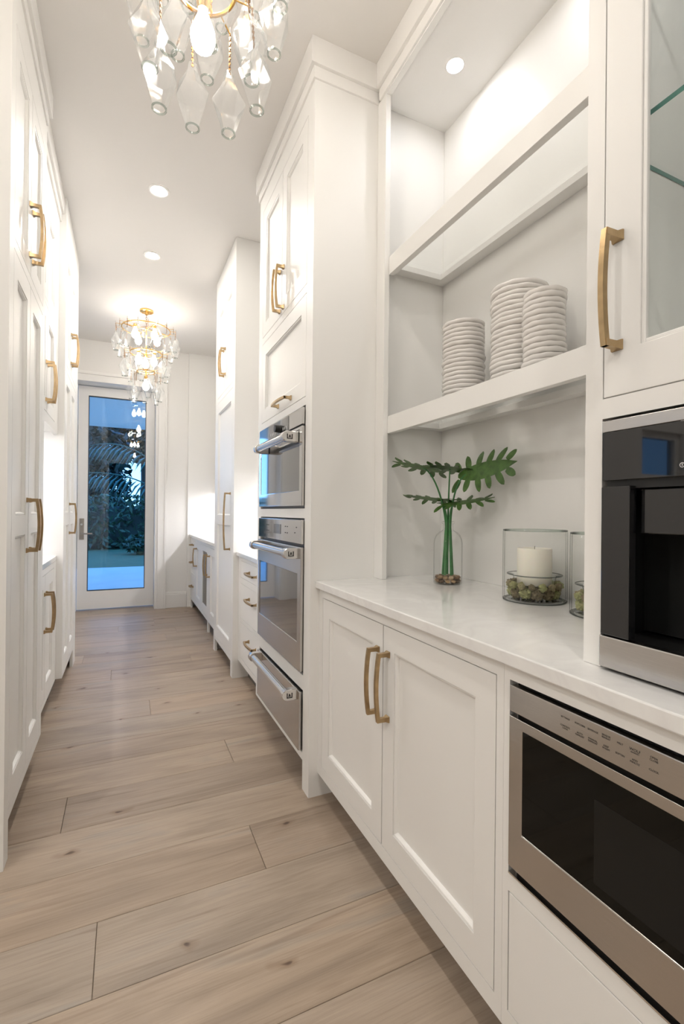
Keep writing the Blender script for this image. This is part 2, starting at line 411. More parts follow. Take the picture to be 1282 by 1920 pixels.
# wall behind the viewer with a cased opening into a dark room
mb = MB()
mb.box(KX, -0.45, KY - 0.1, KY, 0, CEIL); mb.box(0.65, WR, KY - 0.1, KY, 0, CEIL); mb.box(-0.45, 0.65, KY - 0.1, KY, 2.6, CEIL)
tag(mb.build('wall_back', 'wall_paint'), 'white wall with an opening into a dark room', None, None, 'structure')
mb = MB(); mb.box(-0.6, 0.8, KY - 1.6, KY - 1.5, 0, 2.8); mb.box(-0.7, -0.6, KY - 1.6, KY - 0.1, 0, 2.8); mb.box(0.8, 0.9, KY - 1.6, KY - 0.1, 0, 2.8); mb.box(-0.7, 0.9, KY - 1.6, KY - 0.1, 2.8, 2.9); mb.box(-0.7, 0.9, KY - 1.6, KY, -0.1, 0)
tag(mb.build('wall_hallway', 'dark_void'), 'unlit hallway behind the kitchen opening', None, None, 'structure')

# floor planks, laid across the corridor
edges = [1.067 + 0.2412*i for i in range(-14, 24)]
joints = {0: [0.9], 1: [-0.064], 2: [0.445], 3: [-1.1, 1.05], 4: [-0.21], 5: [0.487], 6: [-0.75, 1.3], 7: [0.80], 8: [0.148], 9: [-0.5], 10: [0.75], 11: [-0.085], 12: [0.5], 13: [-0.3], 14: [0.9]}
gap = 0.0007
for i, y0 in enumerate(edges):
    y1 = min(y0 + 0.2412, 6.62)
    if y0 > 6.6 or y1 < KY: continue
    k = i - 14
    js = list(joints.get(k, [random.uniform(-0.8, 1.2)]))
    xs = sorted(set([KX, WR] + js + [j - 2.1 for j in js if j - 2.1 > KX + 0.4] + [j + 2.1 for j in js if j + 2.1 < WR - 0.3]))
    for a, b in zip(xs[:-1], xs[1:]):
        MB().box(a + gap, b - gap, max(y0, KY) + gap, y1 - gap, -0.014, 0.0).build('plank', 'oak', floor, bev=0.0012, seg=1)

# end wall with the glazed garden door set back in its opening
mb = MB()
mb.box(0.345, WR, 6.235, 6.50, 0, CEIL); mb.box(WL, -0.545, 6.235, 6.50, 0, CEIL); mb.box(-0.545, 0.345, 6.235, 6.50, 2.735, CEIL)
tag(mb.build('wall_end', 'wall_paint'), 'white end wall around the glazed garden door', None, None, 'structure')
mb = MB()   # casing and jamb
mb.box(0.330, 0.36, 6.222, 6.47, 0, 2.72); mb.box(0.36, 0.455, 6.205, 6.235, 0, 2.72); mb.box(0.437, 0.46, 6.195, 6.205, 0, 2.72)
mb.box(-0.545, -0.53, 6.222, 6.47, 0, 2.72); mb.box(-0.645, -0.545, 6.205, 6.235, 0, 2.72)
mb.box(-0.645, 0.46, 6.205, 6.235, 2.72, 2.80); mb.box(-0.66, 0.475, 6.190, 6.235, 2.80, 2.83); mb.box(-0.545, 0.345, 6.222, 6.47, 2.72, 2.74)
tag(mb.build('trim_1', 'trim_paint', bev=0.002), 'white casing around the glazed garden door', None, None, 'structure')
mb = MB(); mb.box(0.461, 0.71, 6.215, 6.235, 0, 0.165); mb.box(0.461, 0.71, 6.222, 6.235, 0.165, 0.195)
tag(mb.build('baseboard_end', 'trim_paint', bev=0.003), 'tall white baseboard beside the garden door', None, None, 'structure')
# door slab
gd = MB(); Y0, Y1 = 6.43, 6.475
gd.box(-0.525, -0.417, Y0, Y1, 0.012, 2.712); gd.box(0.226, 0.328, Y0, Y1, 0.012, 2.712)
gd.box(-0.417, 0.226, Y0, Y1, 0.012, 0.232); gd.box(-0.417, 0.226, Y0, Y1, 2.60, 2.712)
gd = gd.build('door_1', 'trim_paint'); tag(gd, 'white full-glass garden door at the corridor end', None, None, 'structure')
mb = MB()
for q in ((-0.417, -0.409, 0.232, 2.60), (0.218, 0.226, 0.232, 2.60), (-0.409, 0.218, 0.232, 0.240), (-0.409, 0.218, 2.592, 2.60)):
    mb.box(q[0], q[1], Y0 + 0.004, Y1 - 0.004, q[2], q[3])
mb.build('glazing_bead', 'black_plastic', gd)
bx('door_glass', 'pane', gd, -0.409, 0.218, Y0 + 0.018, Y0 + 0.022, 0.240, 2.592, bev=0)
lk = bx('lock_plate', 'nickel', gd, -0.502, -0.452, Y0 - 0.007, Y0, 0.857, 1.112, bev=0.002)
MB().tube([(-0.477, Y0 - 0.006, 1.04), (-0.477, Y0 - 0.02, 1.04)], 0.014, 16).build('lock_cylinder', 'steel_bar', lk, smooth=True)
MB().tube([(-0.477, Y0 - 0.006, 0.930), (-0.477, Y0 - 0.05, 0.930), (-0.470, Y0 - 0.055, 0.930), (-0.36, Y0 - 0.055, 0.930)], 0.0095, 12).build('lever', 'nickel', lk, smooth=True)

def crown(n, segs, label):
    """segs: boxes as (x0,x1,y0,y1) of the fascia; a narrower band below each"""
    mb = MB()
    for (x0, x1, y0, y1), dx0, dx1, dy0, dy1 in segs:
        mb.box(x0, x1, y0, y1, 3.10, CEIL)
        mb.box(x0 + dx0, x1 - dx1, y0 + dy0, y1 - dy1, 3.05, 3.10)
    tag(mb.build('trim_%d' % n, 'trim_paint', bev=0.0015), label, None, None, 'structure')
b = 0.014
crown(2, [((0.690, 1.02, 1.835, 2.765), b, 0, b, b)], 'stepped crown moulding on top of the oven tower')
crown(3, [((0.995, 1.39, 0.62, 1.835), b, 0, b, 0), ((0.805, 0.99, 0.0, 0.66), b, 0, 0, b)], 'stepped crown moulding over the display niche')
crown(4, [((-0.98, -0.337, 1.867, 2.65), 0, b, b, b), ((-0.98, -0.372, 2.65, 3.47), 0, b, 0, 0)], 'stepped crown moulding over the left pantry cabinets')

# ------------------------------------------------------------------ RIGHT SIDE: oven tower
XR, XB, XT = 0.713, 0.755, 0.828
TOPZ = 3.055
t = thing('oven_tower', (0.713, 1.858, 0), 'tall white cabinet tower housing the two ovens and the warming drawer', 'cabinet')
frame(t, XR, -1, [(1.858, 1.935, 0, TOPZ), (2.668, 2.742, 0.125, TOPZ), (1.935, 2.668, 2.955, TOPZ), (1.935, 2.668, 2.177, 2.215), (1.935, 2.668, 1.683, 1.720),
                  (1.935, 2.668, 1.184, 1.228), (1.935, 2.668, 0.430, 0.494), (1.935, 2.668, 0.125, 0.157)])
bx('side_panel', 'white_lacquer', t, XR + 0.022, 1.40, 1.858, 1.880, 0, TOPZ, bev=0)
bx('side_panel', 'white_lacquer', t, XR + 0.10, 1.40, 2.720, 2.742, 0, TOPZ, bev=0)
bx('side_panel', 'white_lacquer', t, XR + 0.022, XR + 0.10, 2.720, 2.742, 0.125, TOPZ, bev=0)
bx('back_panel', 'dark_void', t, 1.38, 1.40, 1.880, 2.720, 0.1, TOPZ, bev=0)
bx('toe_kick', 'kick_shade', t, 0.80, 0.815, 1.880, 2.720, 0, 0.125, bev=0)
for a, b_, hy in ((1.935, 2.3015, 2.272), (2.3015, 2.668, 2.332)):
    dr = door(t, XR, -1, a, b_, 2.215, 2.955); handle(dr, XR, hy, 2.345, -1)
dr = door(t, XR, -1, 1.935, 2.668, 1.720, 2.177); handle(dr, XR, 2.24, 1.757, -1, False)

def oven_handle(root, x, y0, y1, z, face_x, r=0.0175, parent=None):
    p = parent or root
    h = MB().tube([(x, y0 + 0.03, z), (x, y1 - 0.03, z)], r, 20).build('handle', 'steel_bar', p, smooth=True)
    for yy, s in ((y0, 1), (y1, -1)):
        e = MB()
        prof = []
        for k in range(9):
            a = PI/2 + PI*k/8
            prof.append((x + 0.024*math.cos(a), 0, z + 0.024*math.sin(a)))
        prof += [(face_x, 0, z - 0.024), (face_x, 0, z + 0.024)]
        e.rings([[(q[0], yy, q[2]) for q in prof], [(q[0], yy + s*0.034, q[2]) for q in prof]][::s])
        e.build('end_bracket', 'steel_bar', h, bev=0.003)
    # small square badge on the near bracket
    g = MB(); yy = y0 - 0.0012; xc = x + 0.012
    for q in ((-0.013, -0.009, -0.012, 0.010), (0.009, 0.013, -0.012, 0.010), (-0.009, 0.009, -0.012, -0.008), (-0.003, 0.003, -0.002, 0.006), (-0.006, 0.006, -0.005, -0.002)):
        g.box(xc + q[0], xc + q[1], yy, y0 + 0.002, z + q[2], z + q[3])
    g.build('badge', 'black_plastic', h)
    return h
def framed(name, m, root, x0, x1, y0, y1, z0, z1, wy0, wy1, wz0, wz1, bev=0.002):
    q = lambda x, a, b_, c, d: [(x, a, c), (x, b_, c), (x, b_, d), (x, a, d)]
    mb = MB().rings([q(x0, y0, y1, z0, z1), q(x0, wy0, wy1, wz0, wz1), q(x1, wy0, wy1, wz0, wz1), q(x1, y0, y1, z0, z1)], loop=True)
    return mb.build(name, m, root, bev=bev)

o = thing('speed_oven', (0.72, 2.3, 1.23), 'compact stainless speed oven, the upper of the two wall ovens', 'oven')
bx('housing', 'black_plastic', o, 0.722, 1.25, 1.939, 2.664, 1.230, 1.681)
cp = bx('control_panel', 'steel_mirror', o, 0.700, 0.722, 1.941, 2.662, 1.600, 1.674)
bx('control_glass', 'oven_glass', cp, 0.6985, 0.700, 2.13, 2.46, 1.602, 1.668, bev=0)
MB().tube([(0.6985, 2.27, 1.628), (0.672, 2.27, 1.628)], [0.020, 0.018], 24).build('knob', 'black_plastic', cp, smooth=True)
for k in range(8):
    yy = (2.16 + 0.025*k) if k < 3 else (2.31 + 0.028*(k - 3))
    bx('button', 'print_white', cp, 0.6975, 0.6985, yy, yy + 0.006, 1.612, 1.626, bev=0)
dd = framed('oven_door', 'steel_mirror', o, 0.700, 0.722, 1.941, 2.662, 1.240, 1.592, 1.976, 2.630, 1.308, 1.580)
bx('window_glass', 'oven_glass', dd, 0.7025, 0.715, 1.976, 2.630, 1.308, 1.580, bev=0)
oven_handle(o, 0.646, 1.985, 2.50, 1.548, 0.701, parent=dd)

o = thing('wall_oven', (0.72, 2.3, 0.50), 'large stainless wall oven below the compact speed oven', 'oven')
bx('housing', 'black_plastic', o, 0.722, 1.25, 1.939, 2.664, 0.497, 1.181)
cp = bx('control_panel', 'steel_mirror', o, 0.700, 0.722, 1.941, 2.662, 1.070, 1.176)
bx('display', 'oven_glass', cp, 0.6985, 0.700, 2.24, 2.36, 1.102, 1.150, bev=0)
for k, (yy, zz) in enumerate([(2.13, 1.14), (2.16, 1.14), (2.13, 1.11), (2.16, 1.11), (2.0, 1.14), (2.02, 1.115), (2.45, 1.14), (2.48, 1.14), (2.45, 1.11), (2.48, 1.11)]):
    bx('button', 'print_black', cp, 0.6993, 0.700, yy, yy + 0.012, zz, zz + 0.004, bev=0)
dd = framed('oven_door', 'steel', o, 0.698, 0.722, 1.941, 2.662, 0.510, 1.056, 1.982, 2.632, 0.634, 0.935)
bx('window_glass', 'oven_glass', dd, 0.7015, 0.715, 1.982, 2.632, 0.634, 0.935, bev=0)
oven_handle(o, 0.650, 1.965, 2.59, 1.028, 0.699, parent=dd)

o = thing('warming_drawer', (0.72, 2.3, 0.157), 'stainless warming drawer at the foot of the oven tower', 'drawer')
bx('housing', 'black_plastic', o, 0.722, 1.2, 1.939, 2.664, 0.160, 0.428)
dd = bx('drawer_front', 'steel', o, 0.698, 0.722, 1.947, 2.660, 0.163, 0.420, bev=0.002)
oven_handle(o, 0.650, 1.965, 2.59, 0.405, 0.699, parent=dd)

# base cabinet near the viewer
t = thing('base_cabinet', (0.755, 1.3, 0), 'white two-door base cabinet under the quartz worktop beside the oven tower', 'cabinet')
frame(t, XB, -1, [(1.817, 1.858, 0.10, 0.889), (0.781, 0.803, 0.10, 0.889), (0.803, 1.817, 0.853, 0.889), (0.803, 1.817, 0.10, 0.145)])
bx('carcass', 'white_lacquer', t, XB + 0.022, 1.40, 0.783, 1.856, 0.10, 0.887, bev=0)
bx('toe_kick', 'kick_shade', t, 0.835, 0.85, 0.781, 1.857, 0, 0.10, bev=0)
dr = door(t, XB, -1, 1.310, 1.817, 0.145, 0.853); handle(dr, XB, 1.343, 0.665, -1)
dr = door(t, XB, -1, 0.803, 1.310, 0.145, 0.853); handle(dr, XB, 1.277, 0.665, -1)
t = thing('microwave_cabinet', (0.755, 0.39, 0), 'white base cabinet holding the microwave drawer above a plain drawer', 'cabinet')
frame(t, XB, -1, [(0.764, 0.7805, 0.10, 0.889), (-0.02, -0.001, 0.10, 0.889), (-0.001, 0.764, 0.855, 0.889), (-0.001, 0.764, 0.10, 0.143), (-0.001, 0.764, 0.402, 0.442)])
bx('side_panel', 'white_lacquer', t, XB + 0.022, 1.40, 0.762, 0.780, 0.10, 0.887, bev=0)
bx('side_panel', 'white_lacquer', t, XB + 0.022, 1.40, -0.02, 0.0, 0.10, 0.887, bev=0)
bx('deck_panel', 'white_lacquer', t, XB + 0.022, 1.38, 0.0, 0.762, 0.42, 0.44, bev=0)
bx('back_panel', 'white_lacquer', t, 1.38, 1.40, 0.0, 0.762, 0.10, 0.887, bev=0)
bx('toe_kick', 'kick_shade', t, 0.835, 0.85, -0.02, 0.780, 0, 0.10, bev=0)
door(t, XB, -1, -0.001, 0.764, 0.143, 0.402, flat=True, name='drawer')

# microwave drawer
mw = thing('microwave_oven', (0.76, 0.39, 0.443), 'stainless drawer microwave with a dark window, set under the worktop', 'microwave')
bx('housing', 'black_plastic', mw, 0.772, 1.25, 0.004, 0.758, 0.446, 0.850)
cp = bx('control_panel', 'steel', mw, 0.750, 0.772, 0.004, 0.7595, 0.791, 0.846, bev=0.0015)
dd = framed('microwave_door', 'steel', mw, 0.750, 0.772, 0.004, 0.7605, 0.460, 0.781, 0.043, 0.7235, 0.545, 0.760)
bx('window_glass', 'smoked_glass', dd, 0.7515, 0.765, 0.043, 0.7235, 0.545, 0.760, bev=0)
MB().box(0.7512, 0.7516, 0.19, 0.560, 0.565, 0.712).build('window_screen', 'smoked_screen', dd)
bx('bottom_trim', 'steel_bar', mw, 0.752, 0.772, 0.003, 0.762, 0.4425, 0.4458, bev=0)
def text(parent, body, x, y, z, size, m='print_black'):
    cu = bpy.data.curves.new('lettering', 'FONT'); cu.body = body; cu.size = size; cu.align_x = 'CENTER'; cu.align_y = 'CENTER'; cu.space_line = 0.95
    cu.materials.append(M[m]); cu.extrude = 0.00008
    tmp = bpy.data.objects.new('tmp', cu); me = bpy.data.meshes.new_from_object(tmp); bpy.data.objects.remove(tmp); me.name = 'lettering'
    o = bpy.data.objects.new('lettering', me); col.objects.link(o)
    mx = Matrix(((0, 0, -1), (-1, 0, 0), (0, 1, 0))).to_4x4()
    off = Vector((0, 0, 0)); p = parent
    while p is not None: off += p.location; p = p.parent
    o.rotation_euler = mx.to_euler(); o.location = Vector((x, y, z)) - off; o.parent = parent
    return o
for i, (a, b_) in enumerate((('SETTINGS', 'CONTROL\nLOCK'), ('POPCORN', 'AUTO\nDEFROST'), ('BEVERAGE', 'MANUAL\nDEFROST'), ('SENSOR\nREHEAT', 'KEEP\nWARM'), ('MELT', 'SOFTEN'), ('WOLF', 'ADD\nMINUTE'), ('OPEN\nCLOSE', 'CLOCK'))):
    yy = (0.620, 0.589, 0.563, 0.538, 0.513, 0.488, 0.458)[i]
    s = 0.0044
    text(cp, a, 0.7498, yy, 0.8305, 0.0064 if a == 'WOLF' else s)
    if a == 'WOLF': text(cp, 'GOURMET', 0.7498, yy, 0.8262, 0.0030)
    text(cp, b_, 0.7498, yy, 0.8125, s)

# worktop
wt = MB().box(0.735, 1.404, -0.02, 1.8575, 0.890, 0.920).build('worktop', 'quartz', loc=(0.735, 0.9, 0.89), bev=0.003)
tag(wt, 'white quartz worktop under the display niche and coffee machine', 'worktop')

# display niche
t = thing('display_niche', (1.02, 1.25, 0.92), 'white open display niche with two glass-bottomed shelves above the worktop', 'shelf unit')
NB = 1.384
bx('back_panel', 'white_lacquer', t, NB, 1.404, 0.644, 1.857, 0.9205, 3.06, bev=0)
bx('stile', 'white_lacquer', t, 1.018, 1.042, 1.785, 1.857, 0.9205, TOPZ)
bx('top_rail', 'white_lacquer', t, 1.018, 1.042, 0.644, 1.785, 3.045, TOPZ)
bx('top_panel', 'white_lacquer', t, 1.042, NB, 0.644, 1.857, 3.053, 3.07, bev=0)
for z0, z1 in ((2.257, 2.335), (1.560, 1.635)):
    s = MB(); s.box(1.039, 1.064, 0.644, 1.783, z0, z1)
    s.box(1.332, NB, 0.644, 1.857, z1 - 0.028, z1 - 0.002); s.box(1.064, 1.332, 1.805, 1.857, z1 - 0.028, z1 - 0.002); s.box(1.064, 1.332, 0.644, 0.69, z1 - 0.028, z1 - 0.002)
    s.box(1.042, 1.064, 1.783, 1.857, z0 + 0.04, z1)
    s = s.build('shelf', 'white_lacquer', t, bev=0.001)
    MB().box(1.060, 1.345, 0.67, 1.825, z1 - 0.002, z1 + 0.006, side=1).build('glass_pane', ['shelf_glass', 'shelf_glass'], s)
def downlight(name, x, y, z, r, glow, label, group=None):
    t = thing(name, (x, y, z), label, 'light', group)
    MB().lathe([(r*0.78, -0.001), (r*1.0, -0.006), (r*1.16, -0.004), (r*1.2, 0.0), (r*0.78, 0.004)], x, y, 32, False, False, cz=z).build('trim_ring', 'trim_paint', t, smooth=True)
    MB().lathe([(0.0005, -0.0035), (r*0.8, -0.0035)], x, y, 32, True, False, cz=z).build('lens', glow, t)
    return t
downlight('puck_light', 1.209, 1.556, 3.053, 0.034, 'puck_glow', 'small bright puck light in the niche ceiling nearest the oven tower')
downlight('puck_light', 1.209, 0.98, 3.053, 0.034, 'puck_glow', 'added unseen puck light in the niche ceiling beside the glass-door cabinet')  # second puck lamp, added out of view to light the niche

# glass-door cabinet tower standing on the worktop
t = thing('glass_door_cabinet', (0.828, 0.32, 0.92), 'tall white cabinet with a glass-panelled door above the coffee machine', 'cabinet')
frame(t, XT, -1, [(0.607, 0.6435, 0.9205, TOPZ), (-0.01, 0.03, 0.9205, TOPZ), (0.03, 0.607, 1.394, 1.432), (0.03, 0.607, 2.90, TOPZ)])
bx('side_panel', 'white_lacquer', t, XT + 0.022, 1.40, 0.625, 0.6435, 0.9205, TOPZ, bev=0)
bx('side_panel', 'white_lacquer', t, XT + 0.022, 1.40, -0.01, 0.008, 0.9205, TOPZ, bev=0)
bx('back_panel', 'white_lacquer', t, 1.385, 1.40, 0.008, 0.625, 0.9205, TOPZ, bev=0)
bx('bottom_panel', 'white_lacquer', t, XT + 0.022, 1.385, 0.008, 0.625, 1.410, 1.428, bev=0)
bx('top_panel', 'white_lacquer', t, XT + 0.022, 1.385, 0.008, 0.625, 2.92, 2.94, bev=0)
for z in (1.937, 2.43):
    MB().box(XT + 0.03, 1.37, 0.009, 0.624, z, z + 0.010, side=1).build('glass_shelf', ['shelf_glass', 'glass_edge'], t)
wy0, wy1, wz0, wz1 = 0.102, 0.536, 1.516, 2.82
X0 = XT
gd = framed('door', 'white_lacquer', t, X0, X0 + 0.020, 0.032, 0.605, 1.434, 2.898, wy0, wy1, wz0, wz1, bev=0.0012)
mb = MB()
for q in ((wy0, wy0 + 0.008, wz0, wz1), (wy1 - 0.008, wy1, wz0, wz1), (wy0 + 0.008, wy1 - 0.008, wz0, wz0 + 0.008), (wy0 + 0.008, wy1 - 0.008, wz1 - 0.008, wz1)): mb.box(X0 + 0.003, X0 + 0.013, *q)
mb.build('glazing_bead', 'white_lacquer', gd, bev=0.002)
bx('glass_pane', 'cabinet_pane', gd, X0 + 0.009, X0 + 0.012, wy0 + 0.004, wy1 - 0.004, wz0 + 0.004, wz1 - 0.004, bev=0)
handle(gd, XT, 0.578, 1.627, -1)
downlight('puck_light', 1.10, 0.32, 2.919, 0.03, 'puck_glow', 'small puck light inside the glass-door cabinet')

# built-in coffee machine
c = thing('coffee_machine', (0.83, 0.31, 0.9205), 'built-in black glass coffee machine with stainless strips on the worktop', 'coffee machine')
bx('housing', 'black_plastic', c, 0.98, 1.38, 0.034, 0.600, 0.924, 1.388, bev=0)
mb = MB(); mb.box(0.834, 0.98, 0.034, 0.045, 0.93, 1.385); mb.box(0.834, 0.98, 0.590, 0.600, 0.93, 1.385); mb.box(0.834, 0.98, 0.045, 0.590, 1.26, 1.385); mb.box(0.834, 0.98, 0.045, 0.59, 0.926, 0.98)
mb.build('surround', 'black_plastic', c)
bx('top_strip', 'steel', c, 0.818, 0.835, 0.036, 0.6000, 1.366, 1.387, bev=0.001)
pnl = bx('control_panel', 'black_glass', c, 0.818, 0.835, 0.036, 0.5985, 1.275, 1.3655, bev=0.001)
bx('side_door', 'black_glass', c, 0.816, 0.835, 0.544, 0.5995, 0.987, 1.264, bev=0.002)
bx('side_door', 'black_glass', c, 0.816, 0.835, 0.038, 0.094, 0.987, 1.264, bev=0.002)
bx('recess_back', 'black_plastic', c, 0.930, 0.98, 0.094, 0.590, 0.985, 1.262, bev=0)
bx('dispenser_head', 'black_glass', c, 0.838, 0.928, 0.098, 0.538, 1.178, 1.258, bev=0.002)
bx('spout', 'black_plastic', c, 0.86, 0.92, 0.27, 0.36, 1.12, 1.177, bev=0.004)
bx('bottom_strip', 'steel', c, 0.815, 0.835, 0.036, 0.6015, 0.926, 0.985, bev=0.0025)
dg = MB().tube([(0.818, 0.453, 1.292), (0.808, 0.453, 1.292)], [0.0075, 0.007], 24).build('power_button', 'black_plastic', pnl, smooth=True)
mb = MB(); rs = []
for k in range(20):
    a = 2*PI*k/20
    rs.append([(0.8076, 0.453 + r*math.cos(a), 1.292 + r*math.sin(a)) for r in (0.0030, 0.0040)])
n0 = len(mb.v)
for k in range(20): mb.v += rs[k]
for k in range(20): mb.face((n0 + 2*k, n0 + 2*k + 1, n0 + 2*((k + 1) % 20) + 1, n0 + 2*((k + 1) % 20)))
mb.box(0.8074, 0.8079, 0.4525, 0.4535, 1.2905, 1.2942)
mb.build('power_mark', 'print_white', dg)

# ------------------------------------------------------------------ things on the niche shelf and worktop
def plate_mesh(r, n=40, wav=0.0007, seed=0):
    rnd = random.Random(seed); mb = MB()
    prof = [(0.50, 0.0), (0.62, 0.0), (0.88, 0.0015), (0.965, 0.005), (0.992, 0.010), (1.0, 0.0148), (0.99, 0.0168), (0.965, 0.0170), (0.90, 0.0120), (0.62, 0.0075), (0.40, 0.006)]
    ph = rnd.uniform(0, 6)
    rs = []
    for q, z in prof:
        rs.append([((r*q*(1 + 0.008*math.sin(9*2*PI*j/n + ph)*(q > 0.9)))*math.cos(2*PI*j/n), (r*q*(1 + 0.008*math.sin(9*2*PI*j/n + ph)*(q > 0.9)))*math.sin(2*PI*j/n),
                    z + (wav*math.sin(9*2*PI*j/n + ph + 1) if q > 0.8 else 0)) for j in range(n)])
    mb.rings(rs)
    return mb.build('plate', 'porcelain', mesh_only=True, smooth=True, ang=60)
for nm, (cx, cyy, r, z0, top) in {'short stack nearest the oven tower': (1.21, 1.487, 0.082, 1.6412, 1.955),
                                  'tall middle stack': (1.235, 1.222, 0.095, 1.6412, 2.002),
                                  'narrow front stack': (1.165, 1.052, 0.063, 1.6412, 1.893)}.items():
    ms = [plate_mesh(r, seed=k) for k in range(3)]
    pitch = 0.0165; n = int((top - z0)/pitch)
    ORD = ['topmost', '2nd from the top', '3rd from the top'] + ['%dth from the top' % q for q in range(4, 40)]
    for k in range(n):
        tl = 0.0 if k == 0 else 0.008
        o = put(ms[k % 3], 'dinner_plate', None, (cx + random.uniform(-0.003, 0.003), cyy + random.uniform(-0.003, 0.003), z0 + k*pitch), rot=(random.uniform(-tl, tl), random.uniform(-tl, tl), random.uniform(0, 6)))
        tag(o, 'white wavy-rimmed plate, %s in the %s' % (ORD[n - 1 - k], nm), 'plate', 'plates in the ' + nm)

# bottle vase with stems
VX, VY, VZ = 1.22, 1.587, 0.9203
v = thing('bottle_vase', (VX, VY, VZ), 'clear glass bottle vase with pebbles standing on the worktop', 'vase')
prof = [(0.0, 0.0), (0.054, 0.0), (0.0575, 0.004), (0.0585, 0.02), (0.0585, 0.165), (0.056, 0.185), (0.048, 0.203), (0.034, 0.215), (0.0225, 0.220), (0.0205, 0.225), (0.0205, 0.247), (0.026, 0.251), (0.0265, 0.256), (0.024, 0.259)]
inner = [(0.0195, 0.258), (0.0185, 0.247), (0.0185, 0.225), (0.032, 0.212), (0.046, 0.200), (0.054, 0.184), (0.0563, 0.165), (0.0563, 0.02), (0.053, 0.006), (0.0, 0.005)]
MB().lathe(prof + inner, VX, VY, 48, False, False, cz=VZ).build('bottle', 'clear_glass', v, smooth=True)
MB().lathe([(0.0555, 0.0065), (0.0555, 0.030), (0.0, 0.030)], VX, VY, 40, True, False, cz=VZ).build('water', 'water', v, smooth=True, ang=30)
def lump(r, seed, nu=10, nv=7, amp=0.25, flat=0.65, m='pebble', freq=2.2):
    from mathutils import noise as mn
    mb = MB(); rs = []
    for i in range(1, nv):
        th = PI*i/nv; ring = []
        for j in range(nu):
            ph = 2*PI*j/nu
            d = Vector((math.sin(th)*math.cos(ph), math.sin(th)*math.sin(ph), math.cos(th)))
            k = r*(1 + amp*mn.noise(d*freq + Vector((seed*3.1, seed, 0))))
            ring.append((d.x*k, d.y*k, d.z*k*flat))
        rs.append(ring)
    mb.rings(rs[::-1])
    return mb.build('lump', m, mesh_only=True, smooth=True, ang=80)
pm = [lump(0.0108, s) for s in range(5)]
k = 0
for layer in range(2):
    for ring, cnt in ((0.0435, 12), (0.024, 6), (0.0, 1)):
        for j in range(cnt):
            a = 2*PI*j/cnt + layer*0.3 + ring*9
            if ring < 0.04 and layer == 0: continue
            rr = ring - layer*0.001
            tag(put(pm[k % 5], 'pebble', None, (VX + rr*math.cos(a), VY + rr*math.sin(a), VZ + 0.0140 + layer*0.0135), rot=(random.uniform(-.3, .3), random.uniform(-.3, .3), random.uniform(0, 6))),
                'small brown river pebble in the bottom of the bottle vase', 'pebble', 'pebbles in the bottle vase'); k += 1

def leaf_blade(length, width, lobes, curl, tw=0.0):
    """deeply lobed philodendron blade, midrib along +X, face up; returns mesh builder"""
    mb = MB()
    def P(u, w, z=0.0):
        x = u*length; y = w
        zz = -curl*length*(u**2) - 0.13*abs(w)*abs(w)/max(width, 1e-4) + z
        return (x, y, zz)
    th = 0.0011
    def strip(pts_l, pts_r):
        n = len(pts_l)
        rings = []
        for a, b in zip(pts_l, pts_r):
            m_ = ((a[0] + b[0])/2, (a[1] + b[1])/2, (a[2] + b[2])/2 + th*1.8)
            rings.append([a, m_, b, (m_[0], m_[1], m_[2] - th*2.2)])
        mb.rings(rings)
    # central blade
    L, Rr = [], []
    N = 14
    for i in range(N + 1):
        u = i/N
        w = 0.52*width*(math.sin(PI*min(1, u*1.02 + 0.02))**0.6)*(1.0 - 0.35*u) + 0.001
        L.append(P(u, w)); Rr.append(P(u, -w))
    strip(L, Rr)
    for s in (-1, 1):
        for k in range(lobes):
            u0 = 0.03 + 0.80*k/(lobes - 1)
            ang = R(128 - 92*k/(lobes - 1) + random.uniform(-6, 6))
            ll = width*(0.45 + 0.50*math.sin(PI*(0.25 + 0.6*k/(lobes - 1))))*random.uniform(0.80, 1.15)
            A, B = [], []
            lz = random.uniform(-0.010, 0.012)
            for i in range(9):
                t_ = i/8
                w = width*0.15*(0.42 + 0.85*math.sin(PI*min(1, (t_*0.86 + 0.14)))**0.8)*(1 if t_ < 0.98 else 0.25)
                du = math.cos(ang)*ll*t_/length; dw = math.sin(ang)*ll*t_
                px, py = -math.sin(ang)*w, math.cos(ang)*w
                cw = 0.26*width + dw
                dz = lz*t_*t_
                A.append(P(u0 + du + px/length, s*(cw + py), dz)); B.append(P(u0 + du - px/length, s*(cw - py), dz))
            strip(A, B) if s > 0 else strip(B, A)
    return mb
def bez(p, n=14):
    p = [Vector(q) for q in p]; out = []
    for i in range(n + 1):
        t_ = i/n; q = p
        while len(q) > 1: q = [q[j]*(1 - t_) + q[j + 1]*t_ for j in range(len(q) - 1)]
        out.append(q[0])
    return out
SB = VZ + 0.024
